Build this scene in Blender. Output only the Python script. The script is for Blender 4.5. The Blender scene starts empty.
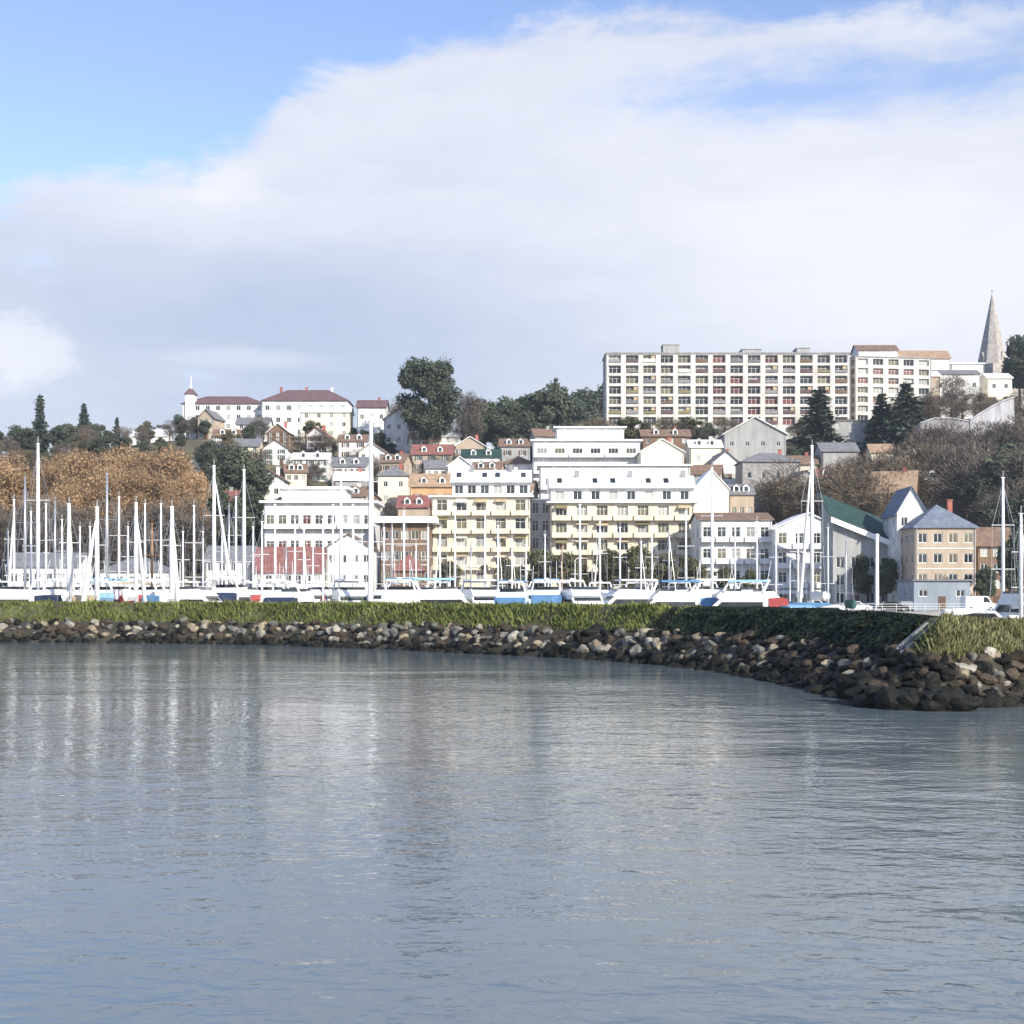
import bpy, math, random
from mathutils import Vector, Matrix, noise as mnoise

random.seed(7)
PI = math.pi
F, CX, HY, CH = 1400.0, 512.0, 594.0, 5.0       # focal length (px), optical axis column, horizon row, eye height (m)

scene = bpy.context.scene
col = bpy.data.collections.new("harbour")
scene.collection.children.link(col)
def X_of(px, Y): return (px - CX) * Y / F
def Z_of(py, Y): return CH + (HY - py) * Y / F

# ------------------------------------------------------------------ helpers
class MB:
    """collects geometry and links it as ONE mesh object"""
    def __init__(s): s.v = []; s.f = []; s.m = []
    def poly(s, pts, mi=0):
        n = len(s.v); s.v += [tuple(p) for p in pts]; s.f.append(tuple(range(n, n + len(pts)))); s.m.append(mi)
    def mesh(s, vs, fs, mi=0):
        n = len(s.v); s.v += [tuple(p) for p in vs]
        for f in fs: s.f.append(tuple(i + n for i in f)); s.m.append(mi)
    def box(s, x0, x1, y0, y1, z0, z1, mi=0):
        vs = [(x0,y0,z0),(x1,y0,z0),(x1,y1,z0),(x0,y1,z0),(x0,y0,z1),(x1,y0,z1),(x1,y1,z1),(x0,y1,z1)]
        s.mesh(vs, [(0,3,2,1),(4,5,6,7),(0,1,5,4),(1,2,6,5),(2,3,7,6),(3,0,4,7)], mi)
    def bar(s, p, q, w, mi=0, n=4):
        s.tube([p, q], [w, w], n, mi)
    def tube(s, pts, rad, n=6, mi=0, cap=True):
        pts = [Vector(p) for p in pts]; rings = []
        for i, p in enumerate(pts):
            d = (pts[min(i+1, len(pts)-1)] - pts[max(i-1, 0)])
            if d.length < 1e-6: d = Vector((0,0,1))
            d.normalize()
            a = d.cross(Vector((0,0,1)) if abs(d.z) < .9 else Vector((1,0,0))).normalized(); b = d.cross(a)
            rings.append([p + (a*math.cos(2*PI*k/n) + b*math.sin(2*PI*k/n)) * rad[i] for k in range(n)])
        vs = [v for r in rings for v in r]; fs = []
        for i in range(len(pts)-1):
            for k in range(n):
                fs.append((i*n+k, i*n+(k+1)%n, (i+1)*n+(k+1)%n, (i+1)*n+k))
        if cap:
            fs.append(tuple(range(n))[::-1]); fs.append(tuple((len(pts)-1)*n+k for k in range(n)))
        s.mesh(vs, fs, mi)
    def prism(s, poly, y0, y1, mi=0):
        """poly in x,z extruded along y"""
        n = len(poly)
        vs = [(x,y0,z) for x,z in poly] + [(x,y1,z) for x,z in poly]
        fs = [tuple(range(n)), tuple(range(2*n-1, n-1, -1))] + [(i, i+n, (i+1)%n+n, (i+1)%n) for i in range(n)]
        s.mesh(vs, fs, mi)
    def prismx(s, poly, x0, x1, mi=0):
        """poly in y,z extruded along x"""
        n = len(poly)
        vs = [(x0,y,z) for y,z in poly] + [(x1,y,z) for y,z in poly]
        fs = [tuple(range(n)), tuple(range(2*n-1, n-1, -1))] + [(i, i+n, (i+1)%n+n, (i+1)%n) for i in range(n)]
        s.mesh(vs, fs, mi)
    def data(s, name, mats, smooth=False):
        me = bpy.data.meshes.new(name); me.from_pydata(s.v, [], s.f)
        for m in (mats if isinstance(mats, (list, tuple)) else [mats]): me.materials.append(m)
        me.polygons.foreach_set("material_index", s.m)
        if smooth: me.polygons.foreach_set("use_smooth", [True]*len(s.f))
        me.update(); return me
    def build(s, name, mats, parent=None, smooth=False, loc=None):
        return link(name, s.data(name, mats, smooth), parent, loc)
def link(name, data, parent=None, loc=None, rz=0):
    o = bpy.data.objects.new(name, data); col.objects.link(o)
    if parent: o.parent = parent
    if loc is not None: o.location = loc
    if rz: o.rotation_euler = (0,0,rz)
    return o
def tag(o, label=None, cat=None, group=None, kind=None):
    if label: o["label"] = label
    if cat: o["category"] = cat
    if group: o["group"] = group
    if kind: o["kind"] = kind
    return o
def thing(name, label, cat, loc=(0,0,0), rz=0, group=None):
    o = link(name, None, None, loc, rz); o.empty_display_size = .5
    return tag(o, label, cat, group)
def interp(tab, x):
    if x <= tab[0][0]: return tab[0][1]
    for (a, va), (b, vb) in zip(tab, tab[1:]):
        if x <= b: return va + (vb-va)*(x-a)/(b-a)
    return tab[-1][1]
def sst(t): t = max(0, min(1, t)); return t*t*(3-2*t)

# ------------------------------------------------------------------ materials
def lin(r, g, b):
    f = lambda c: (c/255/12.92 if c/255 <= .04045 else ((c/255+.055)/1.055)**2.4)
    return (f(r), f(g), f(b))
MATS = {}
def mat(name, c, rough=.75, var=.18, scale=.6, spec=.3, metal=0, streak=False, bump=0, c2=None, orand=.0, trans=0, tide=False):
    if name in MATS: return MATS[name]
    m = bpy.data.materials.new(name); m.use_nodes = True; nt = m.node_tree; N = nt.nodes; L = nt.links
    b = N["Principled BSDF"]; b.inputs["Roughness"].default_value = rough; b.inputs["Metallic"].default_value = metal
    b.inputs["Specular IOR Level"].default_value = spec
    tc = N.new("ShaderNodeTexCoord"); mp = N.new("ShaderNodeMapping")
    if streak: mp.inputs["Scale"].default_value = (1,1,.22)
    nz = N.new("ShaderNodeTexNoise"); nz.inputs["Scale"].default_value = scale; nz.inputs["Detail"].default_value = 6; nz.inputs["Roughness"].default_value = .65
    rp = N.new("ShaderNodeValToRGB"); e = rp.color_ramp.elements
    lo = c2 if c2 else tuple(x*(1-var) for x in c); hi = tuple(min(.95, x*(1+var*.6)) for x in c)
    e[0].position = .32; e[1].position = .66
    e[0].color = (*lo,1); e[1].color = (*hi,1)
    L.new(tc.outputs["Object"], mp.inputs[0]); L.new(mp.outputs[0], nz.inputs["Vector"]); L.new(nz.outputs["Fac"], rp.inputs[0])
    out = rp.outputs[0]
    if orand:
        oi = N.new("ShaderNodeObjectInfo"); hs = N.new("ShaderNodeHueSaturation")
        mr = N.new("ShaderNodeMapRange"); mr.inputs[3].default_value = 1-orand; mr.inputs[4].default_value = 1+orand
        L.new(oi.outputs["Random"], mr.inputs[0]); L.new(mr.outputs[0], hs.inputs["Value"]); L.new(out, hs.inputs["Color"]); out = hs.outputs[0]
    L.new(out, b.inputs["Base Color"])
    if tide:
        ge = N.new("ShaderNodeNewGeometry"); sp = N.new("ShaderNodeSeparateXYZ"); L.new(ge.outputs["Position"], sp.inputs[0])
        ad = N.new("ShaderNodeMath"); ad.operation = 'MULTIPLY_ADD'; L.new(nz.outputs["Fac"], ad.inputs[0]); ad.inputs[1].default_value = 1.1; L.new(sp.outputs[2], ad.inputs[2])
        mr2 = N.new("ShaderNodeMapRange"); L.new(ad.outputs[0], mr2.inputs[0]); mr2.inputs[1].default_value = 1.0; mr2.inputs[2].default_value = 1.35
        mm = N.new("ShaderNodeMix"); mm.data_type = 'RGBA'; L.new(mr2.outputs[0], mm.inputs["Factor"]); mm.inputs["A"].default_value = (.016,.016,.010,1); L.new(out, mm.inputs["B"]); L.new(mm.outputs["Result"], b.inputs["Base Color"])
    if bump:
        bp = N.new("ShaderNodeBump"); bp.inputs["Strength"].default_value = bump; bp.inputs["Distance"].default_value = .1
        L.new(nz.outputs["Fac"], bp.inputs["Height"]); L.new(bp.outputs[0], b.inputs["Normal"])
    MATS[name] = m; return m
def leafmat(name, c1, c2, orand=.15):
    """foliage: colour varies leaf by leaf and clump by clump, a little light comes through"""
    m = bpy.data.materials.new(name); m.use_nodes = True; nt = m.node_tree; N = nt.nodes; L = nt.links
    b = N["Principled BSDF"]; b.inputs["Roughness"].default_value = .7; b.inputs["Specular IOR Level"].default_value = .2
    g = N.new("ShaderNodeNewGeometry"); tc = N.new("ShaderNodeTexCoord")
    nz = N.new("ShaderNodeTexNoise"); nz.inputs["Scale"].default_value = .35; nz.inputs["Detail"].default_value = 3
    L.new(tc.outputs["Object"], nz.inputs["Vector"])
    a = N.new("ShaderNodeMath"); a.operation = 'ADD'
    mu = N.new("ShaderNodeMath"); mu.operation = 'MULTIPLY'; mu.inputs[1].default_value = .55
    L.new(g.outputs["Random Per Island"], mu.inputs[0]); L.new(mu.outputs[0], a.inputs[0])
    m2 = N.new("ShaderNodeMath"); m2.operation = 'MULTIPLY_ADD'; m2.inputs[1].default_value = 1.2; m2.inputs[2].default_value = -.38
    L.new(nz.outputs["Fac"], m2.inputs[0]); L.new(m2.outputs[0], a.inputs[1])
    rp = N.new("ShaderNodeValToRGB"); rp.color_ramp.elements[0].color = (*c1,1); rp.color_ramp.elements[1].color = (*c2,1)
    L.new(a.outputs[0], rp.inputs[0])
    oi = N.new("ShaderNodeObjectInfo"); hs = N.new("ShaderNodeHueSaturation")
    mr = N.new("ShaderNodeMapRange"); mr.inputs[3].default_value = 1-orand; mr.inputs[4].default_value = 1+orand
    L.new(oi.outputs["Random"], mr.inputs[0]); L.new(mr.outputs[0], hs.inputs["Value"]); L.new(rp.outputs[0], hs.inputs["Color"])
    L.new(hs.outputs[0], b.inputs["Base Color"])
    MATS[name] = m; return m

W_WHITE = mat("white_render", (.75,.74,.71), .8, .32, .5, streak=True)
W_SLAB = mat("off_white_concrete", (.66,.625,.565), .85, .32, .5, streak=True)
W_CREAM = mat("cream_render", (.74,.66,.51), .8, .22, .5, streak=True)
W_YELLOW = mat("pale_yellow_render", (.78,.72,.57), .8, .12, .4, streak=True)
W_TAN = mat("tan_render", (.46,.37,.28), .85, .2, .5, streak=True)
W_ORANGE = mat("orange_tan_render", (.60,.36,.19), .85, .25, .5, streak=True)
W_GREY = mat("grey_render", (.36,.36,.35), .85, .25, .5, streak=True)
W_STONE = mat("grey_stone", (.33,.31,.29), .9, .35, .9, bump=.4)
W_SPIRE = mat("spire_stone", (.38,.345,.315), .9, .35, .8, bump=.4)
W_BRICK = mat("red_brick", (.36,.13,.10), .9, .3, 1.2)
W_BROWN = mat("brown_timber_wall", (.20,.13,.085), .85, .3, .8)
W_BLUEGREY = mat("blue_grey_cladding", (.25,.29,.33), .7, .2, .6, streak=True)
R_PURPLE = mat("purple_brown_tiles", (.15,.095,.10), .85, .35, .9)
R_BROWN = mat("brown_tiles", (.21,.14,.10), .85, .35, .9)
R_TAN = mat("tan_tiles", (.36,.25,.165), .85, .3, .8)
R_RED = mat("red_tiles", (.25,.105,.09), .85, .35, .9)
R_GREEN = mat("dark_teal_metal_roof", (.028,.062,.052), .65, .3, .5)
R_GREY = mat("grey_slate", (.19,.19,.20), .8, .3, .8)
R_BLUE = mat("blue_grey_slate", (.16,.19,.24), .75, .3, .8)
R_WHITE = mat("white_metal_roof", (.86,.86,.86), .5, .1, .4)
T_WHITE = mat("white_trim", (.82,.82,.80), .6, .1, .8)
T_DARK = mat("dark_metal", (.05,.05,.055), .5, .3, 1)
T_CONC = mat("pale_concrete", (.36,.355,.375), .9, .38, .5, streak=True, bump=.2)
T_CONC2 = mat("weathered_concrete", (.29,.285,.295), .9, .3, .5, streak=True, bump=.2)
T_WOOD = mat("door_wood", (.12,.07,.045), .7, .3, 2)
T_RAIL = mat("balcony_rail_white", (.74,.74,.72), .6, .1, 1)
GLASS = mat("window_glass", (.035,.042,.045), .08, .4, .8, spec=.6, orand=.5)
GLASS2 = mat("window_with_olive_blind", (.13,.115,.07), .4, .35, .8, spec=.5, orand=.4)
GLASS3 = mat("window_with_red_blind", (.13,.035,.03), .4, .35, .8, spec=.5, orand=.4)
GLASS4 = mat("window_with_pale_curtain", (.36,.36,.33), .4, .25, .8, spec=.5, orand=.3)
GL_GREY = mat("grey_glass_curtain_wall", (.34,.36,.36), .15, .3, .5, spec=.6)
AWN_W = mat("white_canvas", (.80,.79,.75), .85, .1, 1)
AWN_R = mat("red_canvas", (.42,.08,.075), .85, .25, 1)
AWN_B = mat("blue_canvas", (.10,.22,.40), .85, .25, 1)
AWN_LB = mat("light_blue_canvas", (.28,.50,.70), .85, .2, 1)
NAVYC = mat("navy_canvas", (.025,.04,.09), .85, .25, 1)
AWN_G = mat("dark_green_canvas", (.03,.10,.08), .85, .25, 1)
AWN_O = mat("olive_canvas", (.24,.21,.11), .85, .2, 1)
SH_G = mat("grey_green_shutter", (.10,.14,.12), .7, .2, 1)
SH_B = mat("brown_shutter", (.14,.08,.05), .7, .2, 1)
AWN_T = mat("tan_canvas", (.50,.40,.26), .85, .2, 1)
GEL = mat("white_gelcoat", (.82,.82,.81), .25, .08, .5, spec=.5)
GEL_CR = mat("cream_gelcoat", (.70,.65,.54), .3, .1, .5, spec=.5)
NAVY = mat("navy_hull", (.03,.05,.11), .25, .2, .5, spec=.5)
REDHULL = mat("red_hull", (.32,.05,.04), .3, .2, .5, spec=.5)
TEAK = mat("teak_deck", (.30,.20,.12), .7, .25, 1.5)
ALU = mat("white_mast_paint", (.80,.80,.79), .4, .1, .6)
ALU2 = mat("grey_aluminium", (.50,.51,.53), .35, .15, .6, metal=.6)
VARN = mat("varnished_wood", (.34,.18,.07), .4, .2, 1)
TYRE = mat("tyre_rubber", (.02,.02,.02), .9, .2, 2)
CARP = {k: mat("car_paint_"+k, c, .25, .05, .5, spec=.6) for k, c in
        dict(white=(.78,.78,.78), blue=(.05,.12,.30), red=(.35,.03,.03), grey=(.28,.29,.30), black=(.02,.02,.022), silver=(.55,.56,.57)).items()}
BARK = mat("bark", (.11,.085,.065), .95, .4, 1.5, bump=.5)
BARKG = mat("grey_bark", (.19,.17,.155), .95, .35, 1.5, bump=.5)
ROCKS = [mat("pale_rock", (.33,.30,.245), .9, .5, 2.2, bump=.9, tide=True, orand=.25), mat("tan_rock", (.30,.25,.17), .9, .55, 2.2, bump=.9, tide=True, orand=.25),
         mat("grey_rock", (.17,.165,.145), .9, .55, 2.2, bump=.9, tide=True, orand=.3), mat("brown_rock", (.070,.052,.034), .85, .55, 2.2, bump=.9, tide=True, orand=.3),
         mat("wet_black_rock", (.014,.014,.011), .7, .5, .9, spec=.15, bump=.5, orand=.3)]
CORE = mat("dark_rubble", (.05,.045,.035), .95, .5, 1.2, bump=.6)
SOIL = mat("bank_soil", (.085,.09,.035), .95, .4, .5, c2=(.05,.045,.03))
L_DARK = leafmat("leaves_dark_green", (.03,.043,.026), (.11,.13,.08))
L_PINE = leafmat("needles_blue_green", (.028,.042,.032), (.095,.12,.085))
L_OLIVE = leafmat("leaves_olive", (.04,.045,.018), (.15,.14,.07))
L_RUST = leafmat("leaves_russet", (.23,.145,.08), (.45,.30,.165), .2)
L_GREYTW = leafmat("twigs_grey_brown", (.07,.058,.048), (.20,.17,.14), .15)
L_BROWN = leafmat("twigs_brown", (.08,.062,.042), (.22,.175,.125), .15)
L_GRASS = leafmat("grass_blades", (.045,.064,.014), (.23,.255,.075), 0)
L_DRY = leafmat("dry_grass_blades", (.10,.10,.035), (.29,.28,.14), 0)
L_IVY_SHADE = leafmat("shade_dark_ivy_leaves", (.008,.016,.009), (.035,.05,.025), 0)  # near-black leaf colour also carries the shade of the left-facing bank

# ------------------------------------------------------------------ terrain
ZT = [(-400,40),(-161,46),(-98,54),(-35,49),(12,45),(34,51),(106,56),(153,60),(190,64),(400,72)]
def gnd(X, Y):
    zt = interp(ZT, X)
    t = (Y-285)/(440-285)
    t = max(0, min(1, t)); t = .6*t + .4*sst(t)
    z = 2.5 + (zt-2.5)*t
    if Y > 440: z += .12*(min(Y,560)-440)
    if Y > 560: z -= .10*(min(Y,900)-560)
    if Y > 290:
        k = min(1, (Y-290)/30)
        z += k*(1.6*mnoise.noise(Vector((X*.02, Y*.025, 1.7))) + .5*mnoise.noise(Vector((X*.09, Y*.09, 4))))
    return z
def grid(name, xs, ys, zf, m, smooth=True):
    mb = MB(); nx = len(xs)
    mb.v = [(x, y, zf(x, y)) for y in ys for x in xs]
    for j in range(len(ys)-1):
        for i in range(nx-1):
            mb.f.append((j*nx+i, j*nx+i+1, (j+1)*nx+i+1, (j+1)*nx+i)); mb.m.append(0)
    return mb.build(name, m, smooth=smooth)
def frange(a, b, n): return [a+(b-a)*i/n for i in range(n+1)]
hillm = mat("hillside_scrub", (.12,.105,.06), .95, .4, .12, c2=(.055,.055,.035), bump=.5)
tag(grid("hillside", frange(-420,420,140), frange(284,900,110), gnd, hillm), kind="structure")
pavem = mat("quay_paving", (.30,.29,.27), .9, .25, .4)
mb = MB(); mb.box(-420,420,238,284,-3,2.5); tag(mb.build("quay", pavem), kind="structure")
mb = MB(); mb.box(44,260,196,237.9,-3,2.5); tag(mb.build("quay", pavem), kind="structure")
mb = MB(); mb.poly([(-5000,900,-2),(5000,900,-2),(5000,6000,-2),(-5000,6000,-2)])
mb.poly([(-5000,284,-2),(-420,284,-2),(-420,900,-2),(-5000,900,-2)]); mb.poly([(420,284,-2),(5000,284,-2),(5000,900,-2),(420,900,-2)])
tag(mb.build("ground", hillm), kind="structure")

# water
def water_mat():
    m = bpy.data.materials.new("sea_water"); m.use_nodes = True; N = m.node_tree.nodes; L = m.node_tree.links
    b = N["Principled BSDF"]; b.inputs["Base Color"].default_value = (.125,.160,.182,1); b.inputs["Roughness"].default_value = .05
    b.inputs["IOR"].default_value = 1.33; b.inputs["Specular IOR Level"].default_value = .5
    tc = N.new("ShaderNodeTexCoord"); prev = None
    # patches of wind and calm
    wm = N.new("ShaderNodeMapping"); wm.inputs["Scale"].default_value = (.022,.05,1); wz = N.new("ShaderNodeTexNoise"); wz.inputs["Scale"].default_value = 1; wz.inputs["Detail"].default_value = 4
    L.new(tc.outputs["Object"], wm.inputs[0]); L.new(wm.outputs[0], wz.inputs["Vector"])
    for sc, st, dist, det in (((.5,.85,1), (.16,.36), .17, 3), ((2.0,2.9,1), (.15,.55), .055, 3), ((.05,.10,1), (.25,.25), .6, 2)):
        mp = N.new("ShaderNodeMapping"); mp.inputs["Scale"].default_value = sc; mp.inputs["Rotation"].default_value = (0,0,.25)
        nz = N.new("ShaderNodeTexNoise"); nz.inputs["Scale"].default_value = 1; nz.inputs["Detail"].default_value = det; nz.inputs["Distortion"].default_value = .4
        bp = N.new("ShaderNodeBump"); bp.inputs["Distance"].default_value = dist
        ws = N.new("ShaderNodeMapRange"); ws.inputs[1].default_value = .35; ws.inputs[2].default_value = .62; ws.inputs[3].default_value, ws.inputs[4].default_value = st
        L.new(wz.outputs["Fac"], ws.inputs[0]); L.new(ws.outputs[0], bp.inputs["Strength"])
        L.new(tc.outputs["Object"], mp.inputs[0]); L.new(mp.outputs[0], nz.inputs["Vector"]); L.new(nz.outputs["Fac"], bp.inputs["Height"])
        if prev: L.new(prev.outputs[0], bp.inputs["Normal"])
        prev = bp
    L.new(prev.outputs[0], b.inputs["Normal"])
    return m
mb = MB(); mb.poly([(-1500,-400,0),(1500,-400,0),(1500,240,0),(-1500,240,0)])
tag(mb.build("water", water_mat()), kind="structure")

# ------------------------------------------------------------------ breakwater
PATH = [(-230,152),(-120,150),(-70,148),(-40,144),(-24,137),(-10,125),(-1,115),(7,105.5),(11.8,96),(14.0,87),(15.2,77),(15.6,68),(16.6,62.8),(19.6,61.2),(24,63),(31,66),(45,69),(90,75),(180,84)]
def resample(path, step):
    out = [Vector((*path[0],0))]; 
    P = [Vector((*p,0)) for p in path]; acc = 0
    for a, b in zip(P, P[1:]):
        d = (b-a).length; t = step-acc
        while t < d: out.append(a+(b-a)*t/d); t += step
        acc = (acc + d) % step
    return out
WL = resample(PATH, 1.0)
# smooth the polyline
for _ in range(3):
    WL = [WL[0]] + [(WL[i-1]+WL[i]*2+WL[i+1])/4 for i in range(1,len(WL)-1)] + [WL[-1]]
def frame(i):
    d = (WL[min(i+1,len(WL)-1)] - WL[max(i-1,0)]).normalized()
    return WL[i], d, Vector((-d.y, d.x, 0))          # inland normal
PROF = [(-.6,-1.2),(0,0),(2.6,2.1),(3.0,2.15),(4.9,3.95),(7.0,4.0),(11.5,1.0),(13,-1.5)]   # inland offset, height
from mathutils.kdtree import KDTree
FINE = []
for p, q in zip(WL, WL[1:]):
    for t in (0,.25,.5,.75): FINE.append(p.lerp(q, t))
KD = KDTree(len(FINE))
for i, p in enumerate(FINE): KD.insert(p, i)
KD.balance()
PR2 = [(-3,-2.6),(-.6,-1.2),(0,-.05),(2.6,2.0),(3.0,2.1),(4.9,3.95),(6.2,4.02),(11.5,1.2),(14,-1.6)]
def bw_height(x, y):
    q = Vector((x,y,0)); p, i, d = KD.find(q)
    a, b = FINE[max(i-1,0)], FINE[min(i+1,len(FINE)-1)]; t = (b-a).normalized()
    sd_ = d if (q-p).dot(Vector((-t.y,t.x,0))) > 0 else -d
    z = interp(PR2, sd_)
    if sd_ > 3: z -= min(1,(sd_-3)/1.9)*(.40*sst((x-19.5)/4) - .10*mnoise.noise(q*.15))
    return z, sd_
bw = thing("breakwater", "long stone breakwater curving in front of the marina with grassy crest", "breakwater")
xs = frange(-150,-70,80) + frange(-70,40,260)[1:] + frange(40,120,80)[1:]; ys = frange(55,100,108) + frange(100,172,130)[1:]
HF = [[bw_height(x,y) for x in xs] for y in ys]
def part_(name, m, test):
    mb = MB(); ids = {}
    def vid(i,j):
        if (i,j) not in ids: ids[i,j] = len(mb.v); mb.v.append((xs[i], ys[j], HF[j][i][0]))
        return ids[i,j]
    for j in range(len(ys)-1):
        for i in range(len(xs)-1):
            c = [HF[j][i], HF[j][i+1], HF[j+1][i+1], HF[j+1][i]]
            if max(q[0] for q in c) < -.9: continue
            if test(sum(q[1] for q in c)/4): mb.f.append((vid(i,j),vid(i+1,j),vid(i+1,j+1),vid(i,j+1))); mb.m.append(0)
    return mb.build(name, m, bw, True)
part_("rubble_core", CORE, lambda d: d <= 2.9 or d >= 7); part_("earth_bank", SOIL, lambda d: 2.9 < d < 7)
# which stretch is ivy (faces left, close to the corner)
def rn_(i): return math.sin(i*12.9898)*.5+math.sin(i*4.1)*.5
def is_ivy(i):
    p = WL[i]; return p.x > 7.6+1.6*rn_(i) and p.y > 66.5 and p.x < 16.4
def is_dry(i):
    p = WL[i]; return p.x > 16 and p.y < 90 and not is_ivy(i)
_i = min(range(len(WL)), key=lambda i: (WL[i]-Vector((15.6,66.6,0))).length); ST, STD = WL[_i], frame(_i)[1]
def tufts(name, cond, m, label, dens, hgt, wid, leaf=False):
    mb = MB(); rnd = random.Random(hash(name) % 1000 if False else len(name))
    for i in range(len(WL)-1):
        if not cond(i): continue
        p = WL[i]
        if p.x < -75 or p.x > 75: continue
        near = max(.5, min(2.2, 110/p.length)) if not leaf else 1.5
        for j in range(int(dens*near)):
            s = rnd.random(); o = 2.9 + rnd.random()*3.9; k = 4 if o > 4.9 else 3
            n = frame(i)[2]; q = WL[i].lerp(WL[i+1], s) + n*o
            q.z, dd = bw_height(q.x, q.y)
            if dd < o-.35: continue
            if leaf and abs((q-ST).dot(STD)) < .95: continue
            pat = mnoise.noise(Vector((q.x*.35, q.y*.35, 2.2))) + .6*mnoise.noise(Vector((q.x*1.1, q.y*1.1, 9.2)))
            if not leaf and pat < -.45 and rnd.random() < .75: continue
            h = hgt*(.5+rnd.random())*(1+.9*max(-.5,pat))*(2.0 if rnd.random() < .03 else 1)/near**.5*(.6 if k == 4 else 1); w = wid*(.6+.8*rnd.random())/near**.5; an = rnd.random()*PI
            dx, dy = math.cos(an)*w, math.sin(an)*w
            if leaf:
                up = Vector((-n.x*.6+rnd.uniform(-.5,.5), -n.y*.6+rnd.uniform(-.5,.5), .55+rnd.uniform(-.3,.5)))
                t1 = up.cross(Vector((rnd.uniform(-1,1), rnd.uniform(-1,1), rnd.uniform(-1,1)))).normalized()*w; t2 = up.cross(t1).normalized()*w
                q = q + Vector((-n.x,-n.y,.9 if o < 4.4 else .15))*rnd.random()*max(.08, .22+.35*mnoise.noise(Vector((q.x*.5,q.y*.5,3))) + .3*mnoise.noise(Vector((q.x*1.6,q.y*1.6,5))))
                mb.poly([q-t1, q-t2*.8, q+t1, q+t2])
            else:
                lean = Vector((rnd.uniform(-.5,.5)*h - n.x*.3*h, rnd.uniform(-.5,.5)*h - n.y*.3*h, h))
                mb.poly([q+Vector((-dx,-dy,-.05)), q+Vector((dx,dy,-.05)), q+lean])
    return tag(mb.build(name, m), label, kind="stuff")
tag(tufts("grass", lambda i: not is_ivy(i) and not is_dry(i), L_GRASS, "green grass growing along the bank of the breakwater", 260, .30, .10), cat="grass")
tag(tufts("ivy", is_ivy, L_IVY_SHADE, "dark ivy covering the breakwater bank, with its shade put into the leaf colour", 1300, .3, .11, leaf=True), cat="ivy")
tag(tufts("dry_grass", is_dry, L_DRY, "pale dry grass on the near right bank", 420, .34, .10), cat="grass")

# boulders
def boulder_mesh(seed, sub=2):
    import bmesh
    bm = bmesh.new(); bmesh.ops.create_icosphere(bm, subdivisions=sub, radius=.5)
    r = random.Random(seed); off = Vector((r.random()*50, r.random()*50, r.random()*50))
    cuts = [(Vector((r.gauss(0,1), r.gauss(0,1), r.gauss(0,1))).normalized(), r.uniform(.26,.42)) for _ in range(9)]
    sc = Vector((r.uniform(.9,1.35), r.uniform(.8,1.1), r.uniform(.65,.95)))
    for v in bm.verts:
        p = v.co.copy()
        for n, d in cuts:
            e = p.dot(n)-d
            if e > 0: p -= n*e*.9
        p += p.normalized()*(.07*mnoise.noise(p*3+off) + .035*mnoise.noise(p*8+off))
        v.co = Vector((p.x*sc.x, p.y*sc.y, p.z*sc.z))*1.2
    vs = [v.co.copy() for v in bm.verts]; fs = [tuple(v.index for v in f.verts) for f in bm.faces]; bm.free()
    return vs, fs
BV = [boulder_mesh(s) for s in range(9)]; BF = [boulder_mesh(s, 3) for s in range(9)]
spots = []
rr = random.Random(5)
for i in range(len(WL)-1):
    p, d, n = frame(i)
    if p.x < -66 or p.x > 60: continue
    near = abs(p.x) < 40 and p.y < 100
    for row in range(7):
        for rep in range((1 if row not in (2,) else 2) if p.y > 88 else (3 if p.x > 18 else 2)):
            if rr.random() < .10: continue
            o = -.35 + row*.52 + rr.uniform(-.28,.28)
            if o > 3.0: o = 3.0
            z = interp([(-.6,-.5),(0,.0),(2.6,2.1),(3.2,2.3)], o) - .05
            q = p + d*rr.uniform(-.5,.5) + n*o
            s = rr.choice((.6,.75,.9,1.05,1.35)) * (1.1 if row < 2 else .92) * (.82 if p.y < 90 else 1)
            s *= .86 if p.y > 85 else .74
            if row == 6 and rr.random() < .35: continue
            w = rr.random()
            if row == 0: mi = 4
            elif row == 1: mi = 4 if w < .72 else (3 if w < .95 else 2)
            elif row == 2: mi = 4 if w < .42 else (3 if w < .68 else (2 if w < .82 else (1 if w < .92 else 0)))
            elif row == 3: mi = 4 if w < .30 else (3 if w < .62 else (2 if w < .78 else (1 if w < .90 else 0)))
            else: mi = 4 if w < .18 else (3 if w < .52 else (2 if w < .72 else (1 if w < .88 else 0)))
            if p.x > 13.5 and p.y < 82 and p.x < 20.5 and mi < 3 and rr.random() < .75: mi = 4
            if p.y < 92 and mi in (0,1,2) and rr.random() < .45: mi = rr.choice((3,4,4))
            spots.append((q.x, q.y, z, s, mi))
# the dark heap of big wet rocks at the corner
for _ in range(80):
    a = rr.random(); q = Vector((15.5+a*4.4, 63.4 - 2.6*math.sin(a*PI*.8) + rr.uniform(-1.2,1.6), 0))
    spots.append((q.x, q.y, rr.uniform(-.2,.35)+max(0,(q.y-62.5))*.45, rr.uniform(.8,1.4), 4 if rr.random() < .9 else 3))
spots.sort(key=lambda s: -s[3]/max(20, math.hypot(s[0], s[1])) + (1 if abs(s[0]/s[1]*F) > 530 else 0))
RL = ["pale dry boulder among the darker rocks of the breakwater", "tan boulder on the breakwater's rock slope",
      "mid grey boulder on the breakwater's rock slope", "dark brown boulder low on the breakwater's rock slope",
      "wet black boulder at the waterline of the breakwater"]
RD = {}
for b, (vs, fs) in enumerate(BF):
    for mi in range(5):
        m_ = MB(); m_.mesh(vs, fs); RD[b, mi] = m_
        RD[b, mi] = m_.data("boulder", ROCKS[mi])
rest = MB()
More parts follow.
